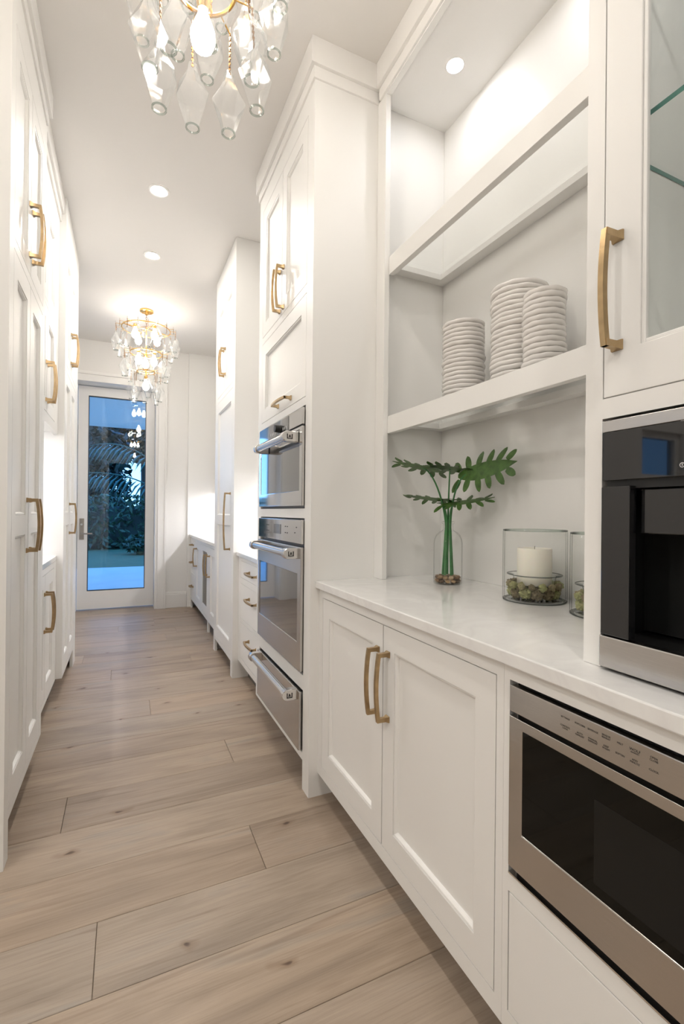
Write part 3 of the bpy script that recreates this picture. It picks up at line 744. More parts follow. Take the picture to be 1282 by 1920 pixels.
stems = [
 # foot offset, neck offset, blade attach, control, blade direction, length, width, roll, curl, attach fraction, label
 ((-0.0135, 0.0161), (-0.0063, 0.0075), (1.118, 1.634, 1.403), (1.175, 1.608, 1.385), (-0.90, 0.40, 0.22), 0.215, 0.060, 14, 0.02, 0.42, 'lobed green philodendron leaf leaning highest to the left in the bottle vase'),
 ((0.0111, 0.0178), (0.0052, 0.0083), (1.224, 1.584, 1.402), (1.222, 1.588, 1.30), (-0.88, 0.40, 0.20), 0.205, 0.060, 16, 0.08, 0.45, 'lobed green philodendron leaf on the straight centre stalk of the bottle vase'),
 ((0.0202, -0.0058), (0.0094, -0.0027), (1.262, 1.528, 1.372), (1.238, 1.575, 1.345), (0.20, -0.96, 0.12), 0.285, 0.078, 76, -0.05, 0.14, 'largest lobed philodendron leaf, arching right in the bottle vase'),
 ((-0.0197, -0.0072), (-0.0092, -0.0034), (1.195, 1.606, 1.268), (1.210, 1.600, 1.24), (-0.90, 0.42, 0.08), 0.215, 0.052, 15, -0.03, 0.26, 'lower lobed philodendron leaf pointing left in the bottle vase'),
 ((0.0007, -0.0210), (0.0003, -0.0098), (1.228, 1.560, 1.254), (1.224, 1.580, 1.23), (0.72, -0.68, 0.10), 0.215, 0.056, 22, -0.04, 0.25, 'lower lobed philodendron leaf pointing right in the bottle vase'),
]
for fo, ne, at_, ct, dr_, ln, wd, roll, curl, fra, lab in stems:
    foot = Vector((VX + fo[0], VY + fo[1], SB + 0.012)); neck = Vector((VX + ne[0], VY + ne[1], VZ + 0.235))
    t = thing('philodendron_leaf', foot, lab, 'leaf', 'philodendron leaves in the bottle vase')
    pts = [foot.lerp(neck, i/6) for i in range(7)] + bez([neck, neck + Vector((0, 0, 0.06)), Vector(ct), Vector(at_)])[1:]
    MB().tube(pts, [0.0048 - 0.0006*i/6 for i in range(7)] + [0.0042 - 0.0016*i/14 for i in range(14)], 8).build('stalk', 'stem', t, smooth=True)
    bl = leaf_blade(ln, wd, 6, curl).build('blade', 'leaf', mesh_only=True, smooth=True, ang=70)
    d = Vector(dr_).normalized(); sidev = Vector((0, 0, 1)).cross(d).normalized(); upv = d.cross(sidev)
    mx = Matrix((d, sidev, upv)).transposed().to_4x4() @ Matrix.Rotation(R(roll), 4, 'X')
    put(bl, 'blade', t, Vector(at_) - d*ln*fra, mx=mx)

# candle cylinders with moss
mossm = []
def moss_mesh(seed):
    from mathutils import noise as mn
    mb = MB(); nu, nv = 36, 22; rs = []
    for i in range(1, nv):
        th_ = PI*i/nv; ring = []
        for j in range(nu):
            ph = 2*PI*j/nu
            d = Vector((math.sin(th_)*math.cos(ph), math.sin(th_)*math.sin(ph), math.cos(th_)))
            k_ = 0.0205*(1 + 0.34*mn.noise(d*1.9 + Vector((seed*5.3, 0, 0))) + 0.34*mn.noise(d*4.5 + Vector((0, seed*2.1, 0))) + 0.24*mn.noise(d*11 + Vector((seed, 0, 0))) + 0.12*mn.noise(d*23))
            ring.append(tuple(d*k_))
        rs.append(ring)
    mb.rings(rs[::-1])
    return mb.build('moss', 'moss', mesh_only=True, smooth=True, ang=80)
mossm = [moss_mesh(s) for s in range(5)]
for (cx, cyy, which) in ((1.263, 1.172, 'wide glass cylinder by the bottle vase'), (1.268, 0.905, 'half-hidden glass cylinder')):
    h = thing('candle_holder', (cx, cyy, VZ), ('clear ' + which + ', moss and a pillar candle inside'), 'candle holder', 'candle holders on the worktop')
    RO = 0.102
    MB().lathe([(0.0, 0.0), (RO - 0.006, 0.0), (RO, 0.006), (RO, 0.232), (RO - 0.0015, 0.2365), (RO - 0.004, 0.2365), (RO - 0.005, 0.232), (RO - 0.005, 0.010), (RO - 0.010, 0.007), (0.0, 0.007)], cx, cyy, 64, False, False, cz=VZ).build('cylinder', 'clear_glass', h, smooth=True)
    MB().lathe([(0.0, 0.050), (0.058, 0.050), (0.0635, 0.056), (0.0690, 0.082), (0.0880, 0.0865), (0.0880, 0.0885), (0.0675, 0.084), (0.0620, 0.057), (0.0575, 0.052), (0.0, 0.052)], cx, cyy, 56, False, False, cz=VZ).build('glass_dish', 'clear_glass', h, smooth=True)
    tr_ = MB(); rs = []
    for k in range(56):
        a = 2*PI*k/56
        rs.append([(cx + (RO - 0.0024 + 0.0030*math.cos(q))*math.cos(a), cyy + (RO - 0.0024 + 0.0030*math.cos(q))*math.sin(a), VZ + 0.2365 + 0.0030*math.sin(q)) for q in (0, PI/3, 2*PI/3, PI, 4*PI/3, 5*PI/3)])
    tr_.rings(rs, loop=True).build('rim', 'rim_glass', h, smooth=True)
    MB().lathe([(RO - 0.012, 0.0), (RO - 0.002, 0.0006), (RO + 0.0002, 0.002), (RO + 0.0002, 0.0032)], cx, cyy, 56, False, False, cz=VZ).build('base_ring', 'dark_rim', h, smooth=True)
    rim = MB(); rs = []
    for k in range(56):
        a = 2*PI*k/56
        rs.append([(cx + r*math.cos(a), cyy + r*math.sin(a), VZ + z) for r, z in ((0.0872, 0.0868), (0.0886, 0.0868), (0.0886, 0.0888), (0.0872, 0.0888))])
    rim.rings(rs, loop=True).build('dish_rim', 'dark_rim', h, smooth=True)
    c = thing('pillar_candle', (cx, cyy, VZ + 0.0525), 'ivory pillar candle in the ' + which, 'candle', 'ivory pillar candles')
    MB().lathe([(0.0, 0.0525), (0.053, 0.0525), (0.0555, 0.056), (0.0555, 0.172), (0.054, 0.176), (0.045, 0.173), (0.0, 0.171)], cx, cyy, 40, True, True, cz=VZ).build('wax', 'wax', c, smooth=True)
    MB().tube([(cx, cyy, VZ + 0.170), (cx + 0.001, cyy, VZ + 0.183)], 0.001, 6).build('wick', 'wick', c)
    k = 0
    for ring, cnt, zz, sc in ((0.064, 11, 0.029, 0.98), (0.0795, 15, 0.053, 0.56), (0.026, 4, 0.024, 0.80)):
        for j in range(cnt):
            a = 2*PI*j/cnt + zz*40
            s = sc*random.uniform(0.85, 1.06)
            tag(put(mossm[k % 5], 'moss_clump', None, (cx + ring*math.cos(a), cyy + ring*math.sin(a), VZ + zz), rot=(random.uniform(0, 6), random.uniform(0, 6), random.uniform(0, 6)), scale=(s, s, s)),
                'dry green-brown moss clump in the ' + which, 'moss', 'moss clumps in the ' + which); k += 1

# ------------------------------------------------------------------ right side further down
# drawer base between oven tower and refrigerator column
FR0, FR1 = 3.42, 4.22
t = thing('drawer_cabinet', (0.755, 3.08, 0), 'white three-drawer base cabinet between the oven tower and the refrigerator column', 'cabinet')
frame(t, XB, -1, [(2.742, 2.80, 0.13, 0.889), (3.36, FR0, 0.13, 0.889), (2.80, 3.36, 0.862, 0.889), (2.80, 3.36, 0.699, 0.740), (2.80, 3.36, 0.425, 0.452), (2.80, 3.36, 0.13, 0.165)])
bx('carcass', 'white_lacquer', t, XB + 0.022, 1.40, 2.743, FR0 - 0.001, 0.13, 0.887, bev=0)
bx('toe_kick', 'kick_shade', t, 0.83, 0.845, 2.743, FR0 - 0.001, 0, 0.13, bev=0)
for z0, z1 in ((0.740, 0.862), (0.452, 0.699), (0.165, 0.425)):
    dr = door(t, XB, -1, 2.80, 3.36, z0, z1, flat=True, name='drawer'); handle(dr, XB, 2.99, (z0 + z1)/2 + (0.0 if z1 > 0.8 else 0.05), -1, False)
tag(MB().box(0.735, 1.404, 2.743, FR0 - 0.001, 0.890, 0.920).build('worktop', 'quartz', loc=(0.735, 3.0, 0.89), bev=0.003), 'short white quartz worktop over the three-drawer cabinet', 'worktop')
def upper(y0, y1, label, n):
    t = thing('wall_cabinet', (1.05, (y0 + y1)/2, 1.45), label, 'cabinet')
    bx('carcass', 'white_lacquer', t, 1.07, 1.40, y0, y1, 1.45, CEIL - 0.001, bev=0)
    w = (y1 - y0)/n
    for k in range(n):
        dr = door(t, 1.05, -1, y0 + k*w, y0 + (k + 1)*w, 1.45, 3.0); handle(dr, 1.05, y0 + k*w + (w - 0.035 if k % 2 == 0 else 0.035), 1.60, -1)
    t2 = thing('light_strip', (1.16, (y0 + y1)/2, 1.44), 'under-cabinet light strip below the ' + label, 'light')
    bx('housing', 'steel_bar', t2, 1.13, 1.17, y0 + 0.05, y1 - 0.05, 1.441, 1.4495, bev=0)
    bx('diffuser', 'strip_glow', t2, 1.135, 1.165, y0 + 0.055, y1 - 0.055, 1.438, 1.441, bev=0)
upper(2.744, FR0 - 0.002, 'white wall cabinet above the three-drawer cabinet', 2)

# refrigerator column
t = thing('refrigerator_column', (0.713, 3.82, 0), 'tall white panelled refrigerator column with one long brass handle', 'refrigerator')
frame(t, XR, -1, [(FR0, 3.49, 0, CEIL - 0.001), (4.155, FR1, 0, CEIL - 0.001), (3.49, 4.155, 2.955, CEIL - 0.001), (3.49, 4.155, 2.135, 2.175), (3.49, 4.155, 0.11, 0.140)])
bx('side_panel', 'white_lacquer', t, XR + 0.022, 1.40, FR0, FR0 + 0.022, 0, CEIL - 0.001, bev=0)
bx('side_panel', 'white_lacquer', t, XR + 0.022, 1.40, FR1 - 0.022, FR1, 0, CEIL - 0.001, bev=0)
bx('toe_kick', 'kick_shade', t, 0.80, 0.815, FR0 + 0.022, FR1 - 0.022, 0, 0.11, bev=0)
dr = door(t, XR, -1, 3.49, 4.155, 0.140, 2.135, panels=[(0.235, 1.108), (1.180, 2.045)]); handle(dr, XR, 3.545, 1.138, -1, True, PULL_LONG)
for a, b_, hy in ((3.49, 3.8225, 3.79), (3.8225, 4.155, 3.855)):
    dr = door(t, XR, -1, a, b_, 2.175, 2.955); handle(dr, XR, hy, 2.41, -1)

# far base run
XF = 0.757
t = thing('door_cabinet', (0.757, 4.53, 0), 'white single-door base cabinet just past the refrigerator column', 'cabinet')
frame(t, XF, -1, [(FR1, 4.25, 0.11, 0.889), (4.765, 4.815, 0.11, 0.889), (4.25, 4.765, 0.855, 0.889), (4.25, 4.765, 0.11, 0.145)])
bx('carcass', 'white_lacquer', t, XF + 0.022, 1.40, FR1 + 0.001, 4.814, 0.11, 0.887, bev=0)
bx('toe_kick', 'kick_shade', t, 0.83, 0.845, FR1 + 0.001, 4.814, 0, 0.11, bev=0)
dr = door(t, XF, -1, 4.25, 4.765, 0.145, 0.855); handle(dr, XF, 4.73, 0.668, -1)
t = thing('wine_cooler', (0.757, 5.06, 0), 'under-counter wine cooler with a glass door and white frame', 'wine cooler')
frame(t, XF, -1, [(4.815, 4.855, 0, 0.889), (5.27, 5.30, 0.11, 0.889), (4.855, 5.27, 0.855, 0.889), (4.855, 5.27, 0.11, 0.145)])
bx('housing', 'black_plastic', t, XF + 0.03, 1.38, 4.857, 5.298, 0.12, 0.885, bev=0)
bx('toe_kick', 'kick_shade', t, 0.83, 0.845, 4.856, 5.299, 0, 0.11, bev=0)
g_ = MB()
for q in ((4.858, 4.915, 0.148, 0.852), (5.21, 5.267, 0.148, 0.852), (4.915, 5.21, 0.148, 0.23), (4.915, 5.21, 0.79, 0.852)): g_.box(XF, XF + 0.02, *q)
g_ = g_.build('door', 'white_lacquer', t, bev=0.0012)
bx('glass_pane', 'smoked_glass', g_, XF + 0.008, XF + 0.012, 4.915, 5.21, 0.23, 0.79, bev=0)
handle(g_, XF, 4.885, 0.668, -1)
t = thing('door_cabinet', (0.757, 5.53, 0), 'white single-door base cabinet between the wine cooler and the end drawers', 'cabinet')
frame(t, XF, -1, [(5.30, 5.33, 0.11, 0.889), (5.74, 5.77, 0.11, 0.889), (5.33, 5.74, 0.855, 0.889), (5.33, 5.74, 0.11, 0.145)])
bx('carcass', 'white_lacquer', t, XF + 0.022, 1.40, 5.301, 5.769, 0.11, 0.887, bev=0)
bx('toe_kick', 'kick_shade', t, 0.83, 0.845, 5.301, 5.769, 0, 0.11, bev=0)
dr = door(t, XF, -1, 5.33, 5.74, 0.145, 0.855); handle(dr, XF, 5.66, 0.675, -1)
t = thing('drawer_cabinet', (0.757, 5.97, 0), 'narrow white three-drawer base cabinet against the end wall', 'cabinet')
frame(t, XF, -1, [(5.77, 5.80, 0.11, 0.889), (6.14, 6.204, 0.0, 0.889), (5.80, 6.14, 0.862, 0.889), (5.80, 6.14, 0.70, 0.735), (5.80, 6.14, 0.42, 0.45), (5.80, 6.14, 0.11, 0.145)])
bx('carcass', 'white_lacquer', t, XF + 0.022, 1.40, 5.771, 6.204, 0.11, 0.887, bev=0)
bx('toe_kick', 'kick_shade', t, 0.83, 0.845, 5.771, 6.139, 0, 0.11, bev=0)
for z0, z1 in ((0.735, 0.862), (0.45, 0.70), (0.145, 0.42)):
    dr = door(t, XF, -1, 5.80, 6.14, z0, z1, flat=True, name='drawer'); handle(dr, XF, 5.99, (z0 + z1)/2 + (0.0 if z0 > 0.7 else 0.01), -1, False, PULL_SMALL)
tag(MB().box(0.735, 1.404, FR1 + 0.001, 6.204, 0.890, 0.920).build('worktop', 'quartz', loc=(0.735, 5.2, 0.89), bev=0.003), 'long white quartz worktop at the far end by the garden door', 'worktop')
upper(FR1 + 0.002, 6.203, 'white wall cabinets at the far end by the garden door', 4)
tag(MB().box(0.713, 1.404, 6.2045, 6.2345, 0.0, CEIL).build('trim_5', 'white_lacquer'), 'white end panel closing the far cabinets against the end wall', None, None, 'structure')

# ------------------------------------------------------------------ LEFT SIDE
XL = -0.36; XM = -0.397
t = thing('pantry_cabinet', (-0.36, 2.27, 0), 'tall white four-door pantry cabinet nearest on the left', 'cabinet')
frame(t, XL, 1, [(1.893, 1.96, 0, TOPZ), (2.58, 2.65, 0.133, TOPZ), (1.96, 2.58, 2.905, TOPZ), (1.96, 2.58, 2.122, 2.160), (1.96, 2.58, 0.133, 0.165)])
bx('side_panel', 'white_lacquer', t, XL - 0.022, -0.985, 1.893, 1.915, 0, TOPZ, bev=0)
bx('side_panel', 'white_lacquer', t, XL - 0.022, -0.985, 2.63, 2.65, 0.133, TOPZ, bev=0)
bx('interior', 'white_lacquer', t, XL - 0.03, -0.985, 1.916, 2.629, 0.14, TOPZ, bev=0)
bx('toe_kick', 'kick_shade', t, -0.44, -0.455, 1.916, 2.629, 0, 0.133, bev=0)
for a, b_, hy in ((1.96, 2.27, 2.238), (2.27, 2.58, 2.302)):
    dr = door(t, XL, 1, a, b_, 0.165, 2.122, panels=[(0.255, 1.112), (1.190, 2.040)], fs=0.062); handle(dr, XL, hy, 1.148, 1)
    dr = door(t, XL, 1, a, b_, 2.160, 2.905, fs=0.062); handle(dr, XL, hy, 2.335, 1)
t = thing('hutch_cabinet', (-0.397, 3.06, 1.68), 'white four-door upper cabinet over the lit coffee nook on the left', 'cabinet')
Y0, Y1 = 2.651, 3.47
frame(t, XM, 1, [(Y0, 2.672, 1.688, TOPZ), (3.325, Y1 - 0.001, 1.688, TOPZ), (2.672, 3.325, 2.905, TOPZ), (2.672, 3.325, 2.318, 2.345), (2.672, 3.325, 1.688, 1.745)])
bx('carcass', 'white_lacquer', t, XM - 0.022, -0.985, Y0, Y1 - 0.001, 1.705, TOPZ, bev=0)
for a, b_, hy in ((2.672, 2.9985, 2.967), (2.9985, 3.325, 3.03)):
    dr = door(t, XM, 1, a, b_, 1.745, 2.318, fs=0.062); handle(dr, XM, hy, 1.908, 1)
    dr = door(t, XM, 1, a, b_, 2.345, 2.905, fs=0.062)
t = thing('base_cabinet', (-0.397, 3.06, 0), 'white two-door base cabinet under the lit coffee nook on the left', 'cabinet')
frame(t, XM, 1, [(Y0, 2.672, 0.13, 0.889), (3.37, Y1 - 0.001, 0.13, 0.889), (2.672, 3.37, 0.855, 0.889), (2.672, 3.37, 0.13, 0.165)])
bx('carcass', 'white_lacquer', t, XM - 0.022, -0.985, Y0, Y1 - 0.001, 0.13, 0.887, bev=0)
bx('toe_kick', 'kick_shade', t, -0.47, -0.485, Y0, Y1 - 0.001, 0, 0.13, bev=0)
for a, b_, hy in ((2.672, 3.021, 2.99), (3.021, 3.37, 3.052)):
    dr = door(t, XM, 1, a, b_, 0.165, 0.855, fs=0.062); handle(dr, XM, hy, 0.648, 1)
tag(MB().box(-0.395, -0.985, Y0, Y1 - 0.001, 0.890, 0.920).build('worktop', 'quartz', loc=(-0.395, 3.06, 0.89), bev=0.003), 'white quartz worktop in the lit coffee nook on the left', 'worktop')
t2 = thing('light_strip', (-0.66, 3.06, 1.69), 'light strip under the cabinet over the coffee nook on the left', 'light')
bx('housing', 'steel_bar', t2, -0.70, -0.66, 2.70, 3.42, 1.696, 1.7045, bev=0)
bx('diffuser', 'strip_glow', t2, -0.695, -0.665, 2.705, 3.415, 1.693, 1.696, bev=0)
t = thing('pantry_cabinet', (-0.36, 3.9, 0), 'tall white four-door pantry cabinet farthest on the left, past the coffee nook', 'cabinet')
frame(t, XL, 1, [(Y1, 3.505, 0.133, CEIL - 0.001), (4.16, 4.33, 0, CEIL - 0.001), (3.505, 4.16, 2.925, CEIL - 0.001), (3.505, 4.16, 2.120, 2.160), (3.505, 4.16, 0.133, 0.165)])
bx('side_panel', 'white_lacquer', t, XL - 0.022, -0.985, Y1, Y1 + 0.022, 0.133, CEIL - 0.001, bev=0)
bx('side_panel', 'white_lacquer', t, XL - 0.022, -0.985, 4.308, 4.33, 0, CEIL - 0.001, bev=0)
bx('interior', 'white_lacquer', t, XL - 0.03, -0.985, Y1 + 0.023, 4.307, 0.14, TOPZ, bev=0)
bx('toe_kick', 'kick_shade', t, -0.44, -0.455, Y1 + 0.023, 4.307, 0, 0.133, bev=0)
for i, (a, b_, hy) in enumerate(((3.505, 3.8325, 3.80), (3.8325, 4.16, 3.865))):
    dr = door(t, XL, 1, a, b_, 0.165, 2.120, panels=[(0.255, 1.112), (1.190, 2.040)], fs=0.062)
    if i == 0: handle(dr, XL, hy, 1.152, 1)
    dr = door(t, XL, 1, a, b_, 2.160, 2.925, fs=0.062); handle(dr, XL, hy, 2.345, 1)

# ------------------------------------------------------------------ ceiling lights
downlight('recessed_light', 0.170, 3.14, CEIL, 0.053, 'can_glow', 'round recessed ceiling light nearer the near chandelier', 'recessed ceiling lights')
downlight('recessed_light', 0.170, 3.96, CEIL, 0.053, 'can_glow', 'round recessed ceiling light nearer the far chandelier', 'recessed ceiling lights')
downlight('recessed_light', 0.170, -0.30, CEIL, 0.053, 'can_glow', 'added unseen recessed ceiling light behind the near chandelier', 'recessed ceiling lights')  # unseen lamp added behind the camera for more light
downlight('recessed_light', 0.170, -1.4, CEIL, 0.053, 'can_glow', 'added unseen recessed ceiling light by the kitchen opening', 'recessed ceiling lights')  # another unseen lamp added farther behind the camera

for i, (x, y) in enumerate(((-1.5, 0.6), (-1.5, -0.9), (-2.6, 0.6), (-2.6, -0.9))):  # unseen kitchen ceiling lamps, added to fill the near right cabinets
    downlight('recessed_light', x, y, CEIL, 0.053, 'kitchen_fill_glow', ('added unseen kitchen fill light ' + ('nearest the pantry', 'behind the viewer', 'by the kitchen window', 'in the far kitchen corner')[i]), 'recessed ceiling lights')

# faceted glass pendant: origin at its top, hanging down
def pendant_mesh(n=6):
    mb = MB()
    prof = [(0.006, 0.0), (0.013, -0.004), (0.0175, -0.032), (0.047, -0.088), (0.047, -0.092), (0.0195, -0.178), (0.0180, -0.186)]
    mb.lathe(prof, 0, 0, n, True, False)
    me = mb.build('pendant', 'pendant_glass', mesh_only=True)
    return me
def pendant_rim():
    mb = MB(); rs = []
    for k in range(14):
        a = 2*PI*k/14
        rs.append([((0.0180 + dr_)*math.cos(a), (0.0180 + dr_)*math.sin(a), -0.186 + dz) for dr_, dz in ((-0.002, -0.0015), (0.002, -0.0015), (0.002, 0.002), (-0.002, 0.002))])
    return mb.rings(rs, loop=True).build('rim', 'rim_glass', mesh_only=True, smooth=True)
PEND = pendant_mesh(); RIM = pendant_rim()
def hook_mesh(L):
    mb = MB()
    mb.tube([(0, 0, L + 0.022), (0, 0, -0.012)], 0.0012, 6)
    for k in range(int(L/0.008) + 2):
        z = -0.010 + k*0.008
        if k % 2: mb.box(-0.0032, 0.0032, -0.0012, 0.0012, z, z + 0.006)
        else: mb.box(-0.0012, 0.0012, -0.0032, 0.0032, z, z + 0.006)
    mb.tube([(0, 0, L), (-0.052, 0, L)], 0.0022, 6, mi=1)
    return mb.build('hook', ['bronze', 'gold'], mesh_only=True)
HOOKS = {}
def bulb_mesh():
    mb = MB(); mb.lathe([(0.012, 0.0), (0.013, -0.012), (0.022, -0.035), (0.0315, -0.062), (0.032, -0.078), (0.026, -0.098), (0.012, -0.110), (0.001, -0.113)], 0, 0, 12, True, True)
    return mb.build('bulb', 'bulb_glow', mesh_only=True, smooth=True, ang=80)
BULB = bulb_mesh()
def socket_mesh():
    mb = MB(); mb.lathe([(0.006, 0.030), (0.017, 0.024), (0.017, 0.004), (0.014, 0.0), (0.014, -0.006)], 0, 0, 16, True, True)
    return mb.build('socket', 'gold', mesh_only=True, smooth=True)
SOCK = socket_mesh()
def chandelier(cx, cyy, label, seed):
    rnd = random.Random(seed)
    t = thing('chandelier', (cx, cyy, CEIL), label, 'chandelier', 'tiered glass chandeliers')
    Z = lambda z: CEIL + z
    cn = MB().lathe([(0.0, -0.001), (0.064, -0.001), (0.064, -0.016), (0.056, -0.020), (0.018, -0.021), (0.014, -0.045), (0.0, -0.045)], cx, cyy, 36, False, False, cz=CEIL).build('canopy', 'gold', t, smooth=True)
    for k in range(3):
        a = 2*PI*k/3 + 0.4
        MB().lathe([(0.005, -0.020), (0.005, -0.024), (0.0005, -0.025)], cx + 0.045*math.cos(a), cyy + 0.045*math.sin(a), 10, True, True, cz=CEIL).build('screw', 'gold', cn, smooth=True)
    # chain of links
    for k in range(5):
        mb = MB(); pts = []
        for j in range(13):
            a = 2*PI*j/12
            u, w = 0.008*math.cos(a), 0.014*math.sin(a)
            pts.append((cx + (u if k % 2 else 0), cyy + (0 if k % 2 else u), Z(-0.055 - 0.022*k) + w))
        mb.tube(pts, 0.0022, 6).build('chain_link', 'bronze', t, smooth=True)
    MB().tube([(cx, cyy, Z(-0.165)), (cx, cyy, Z(-0.70))], 0.006, 10).build('stem', 'gold', t, smooth=True)
    tiers = ((0.225, -0.19, 18, 0.052, 4, 0.125), (0.150, -0.43, 12, 0.052, 3, 0.080), (0.084, -0.612, 8, 0.052, 1, 0.0))
    for ti, (r, z, n, arm, nb, br) in enumerate(tiers):
        rs = []
        for k in range(48):
            a = 2*PI*k/48
            rs.append([(cx + (r + 0.005*math.cos(b_))*math.cos(a), cyy + (r + 0.005*math.cos(b_))*math.sin(a), Z(z) + 0.006*math.sin(b_)) for b_ in (0, PI/3, 2*PI/3, PI, 4*PI/3, 5*PI/3)])
        rg = MB().rings(rs, loop=True).build('ring', 'gold', t, smooth=True)
        for k in range(4):
            a = PI*k/2 + 0.35 + ti*0.4
            MB().tube([(cx + 0.004*math.cos(a), cyy + 0.004*math.sin(a), Z(z)), (cx + r*math.cos(a), cyy + r*math.sin(a), Z(z))], 0.004, 8).build('spoke', 'gold', rg, smooth=True)
            if ti == 0:
                pts = []
                for j in range(25):
                    s = j/24; q = 0.004*(1 if j % 2 else -1)
                    pts.append((cx + (r*s)*math.cos(a) - q*math.sin(a), cyy + (r*s)*math.sin(a) + q*math.cos(a), Z(-0.16 + (z + 0.16)*s - 0.02*math.sin(PI*s))))
                MB().tube(pts, 0.0026, 5).build('chain', 'bronze', rg)
        for k in range(n):
            a = 2*PI*(k + 0.5)/n + rnd.uniform(-0.05, 0.05) + (ti*0.5 if ti < 2 else -0.36)
            rr = r + arm; drop = (0.030 + (0.032 if k % 2 else 0.0)) if ti < 2 else (0.103 if k % 2 else 0.088)
            zz = z - drop - 0.012
            p = put(PEND, 'pendant', t, (cx + rr*math.cos(a), cyy + rr*math.sin(a), Z(zz)), rot=(rnd.uniform(-.05, .05), rnd.uniform(-.05, .05), a))
            hk = round(drop + 0.012, 3)
            if hk not in HOOKS: HOOKS[hk] = hook_mesh(hk)
            for me, nm in ((RIM, 'rim'), (HOOKS[hk], 'hook')):
                q = bpy.data.objects.new(nm, me); col.objects.link(q); q.parent = p
        for k in range(nb):
            a = 2*PI*k/nb + 0.6 + ti
            so = put(SOCK, 'socket', t, (cx + br*math.cos(a), cyy + br*math.sin(a), Z(z - 0.012 - (0.058 if ti == 2 else 0))))
            q = bpy.data.objects.new('bulb', BULB); col.objects.link(q); q.parent = so; q.location = (0, 0, -0.004)
    return t
chandelier(0.172, 1.27, 'near tiered chandelier of clear glass pendants, cut off by the top of the photo', 3)
chandelier(0.172, 5.07, 'far tiered chandelier of clear glass pendants hanging before the garden door', 11)

# ------------------------------------------------------------------ garden beyond the door
tag(MB().box(-8, 8, 6.50, 11.3, -0.12, -0.02).build('patio', 'patio_stone', loc=(0, 9, -0.1)), 'pale stone patio outside the garden door', None, None, 'structure')
tag(MB().box(-30, 30, 11.3, 45, -0.2, -0.10).build('lawn', 'lawn_grass', loc=(0, 20, -0.15)), 'dusky green lawn beyond the patio', None, None, 'structure')
tag(MB().box(-8, 8, 6.66, 10.1, 2.82, 3.1).build('soffit', 'stucco', loc=(0, 8.4, 2.9)), 'pale ceiling of the covered patio', None, None, 'structure')
def foliage(n, box, size, seed, m, name, parent, ell=True):
    rnd = random.Random(seed); mb = MB(); (x0, x1, y0, y1, z0, z1) = box
    c = Vector(((x0 + x1)/2, (y0 + y1)/2, (z0 + z1)/2)); h = Vector(((x1 - x0)/2, (y1 - y0)/2, (z1 - z0)/2))
    while len(mb.f) < n:
        p = Vector((rnd.uniform(-1, 1), rnd.uniform(-1, 1), rnd.uniform(-1, 1)))
        if ell and p.length > 1: continue
        p = Vector((p.x*h.x, p.y*h.y, p.z*h.z)) + c
        a = Vector((rnd.uniform(-1, 1), rnd.uniform(-1, 1), rnd.uniform(-1, 1))).normalized()
        b_ = a.cross(Vector((rnd.uniform(-1, 1), rnd.uniform(-1, 1), rnd.uniform(-1, 1)))).normalized()
        s = size*rnd.uniform(0.6, 1.3); i = len(mb.v)
        mb.v += [tuple(p - a*s), tuple(p + b_*s*0.35), tuple(p + a*s), tuple(p - b_*s*0.35)]
        mb.face((i, i + 1, i + 2, i + 3))
    o = mb.build(name, m, parent); o['kind'] = 'stuff'; return o
hd = thing('hedge', (0.0, 18.0, -0.1), 'dark clipped hedge at the far side of the lawn', 'hedge')
bx('core', 'garden_leaf_dark', hd, -6, 5, 17.9, 18.6, -0.1, 1.35, bev=0.1)
foliage(6000, (-6, 5, 17.3, 18.7, -0.1, 1.75), 0.13, 5, 'garden_leaf', 'leaves', hd, ell=False)
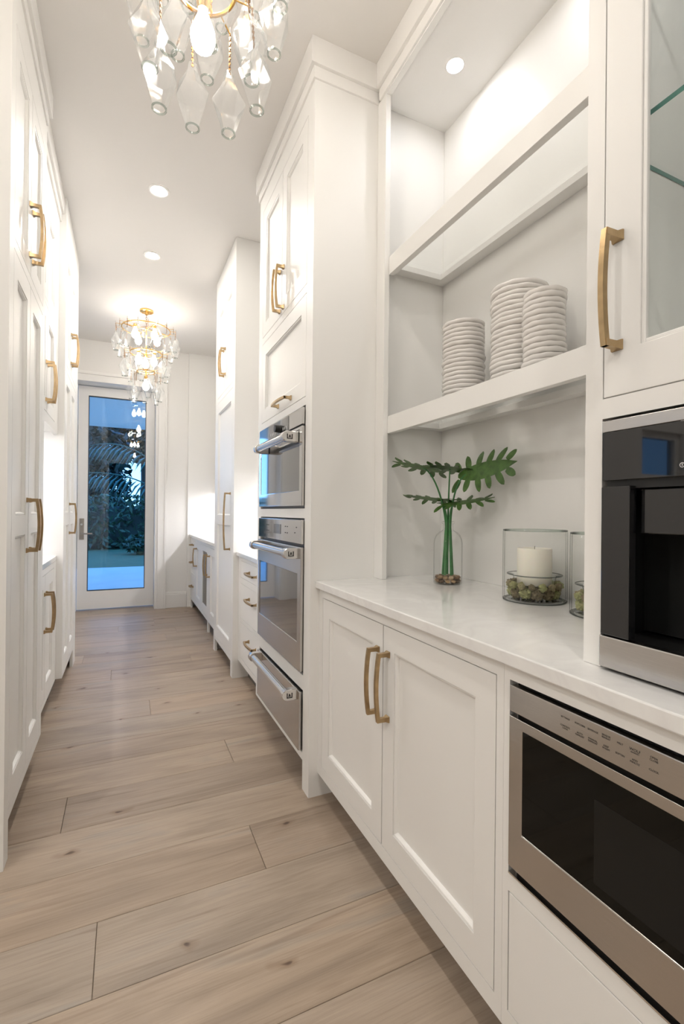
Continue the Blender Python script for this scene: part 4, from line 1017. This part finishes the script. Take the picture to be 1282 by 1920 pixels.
for i, (x, y, zc, rr, hh, lab) in enumerate(((-1.55, 21.0, 2.9, 1.75, 2.9, 'dark round-crowned garden tree left of the sky gap'), (0.75, 26.0, 5.6, 1.9, 2.0, 'dark garden tree with a high crown above the sky gap'), (3.9, 24.0, 3.2, 1.9, 2.4, 'dark garden tree right of the sky gap'))):
    tr = thing('garden_tree', (x, y, -0.1), lab, 'tree', 'trees beyond the lawn')
    MB().tube([(x, y, -0.1), (x + 0.1, y, zc*0.5), (x, y, zc)], [0.22, 0.16, 0.10], 10).build('trunk', 'bark', tr, smooth=True)
    foliage(5000, (x - rr, x + rr, y - rr, y + rr, zc - hh, zc + hh), 0.20, 20 + i, 'garden_leaf_dark', 'crown', tr)
sh = thing('garden_shrub', (0.55, 15.4, -0.1), 'low leafy shrub on the lawn in front of the hedge', 'shrub')
MB().tube([(0.55, 15.4, -0.1), (0.55, 15.4, 0.3)], 0.03, 8).build('stem', 'bark', sh)
foliage(900, (-0.05, 1.15, 14.9, 15.9, -0.1, 0.55), 0.10, 44, 'garden_leaf', 'leaves', sh)
# arching palm fronds
pl = thing('garden_palm', (1.55, 12.8, -0.1), 'garden palm with long arching fronds reaching across the door glass', 'palm')
MB().tube([(1.55, 12.8, -0.1), (1.5, 12.8, 0.5), (1.5, 12.85, 1.0)], [0.14, 0.12, 0.10], 10).build('trunk', 'bark', pl, smooth=True)
for j, (c1, c2, tip) in enumerate((((1.0, 12.9, 2.5), (-0.1, 12.9, 3.4), (-1.3, 12.9, 2.5)), ((0.9, 12.6, 1.8), (0.0, 12.6, 2.35), (-1.35, 12.5, 2.0)), ((1.4, 13.0, 2.6), (0.9, 13.0, 3.9), (0.2, 13.1, 4.2)), ((1.9, 12.6, 2.4), (2.6, 12.6, 2.8), (3.2, 12.4, 2.0)))):
    pts = bez([(1.5, 12.85, 0.95), c1, c2, tip], 30)
    fr = MB().tube(pts, [0.028 - 0.022*i/30 for i in range(31)], 6).build('frond_stalk', 'palm_leaf', pl, smooth=True)
    lf = MB()
    for i in range(9, 31):
        p = pts[i]; tdir = (pts[min(i + 1, 30)] - pts[i - 1]).normalized()
        for s in (-1, 1):
            side = Vector((0, s, 0)); d = (side*0.75 + tdir*0.45 + Vector((0, 0, -0.55))).normalized()
            ll = 0.62*math.sin(PI*(0.15 + 0.8*(i - 9)/22)) + 0.1
            w = tdir*0.022; mid = p + d*ll*0.5; tipp = p + d*ll + Vector((0, 0, -0.22*ll))
            k = len(lf.v); lf.v += [tuple(p), tuple(mid + w), tuple(tipp), tuple(mid - w)]; lf.face((k, k + 1, k + 2, k + 3))
    lf = lf.build('leaflets', 'palm_leaf', fr); lf['kind'] = 'stuff'
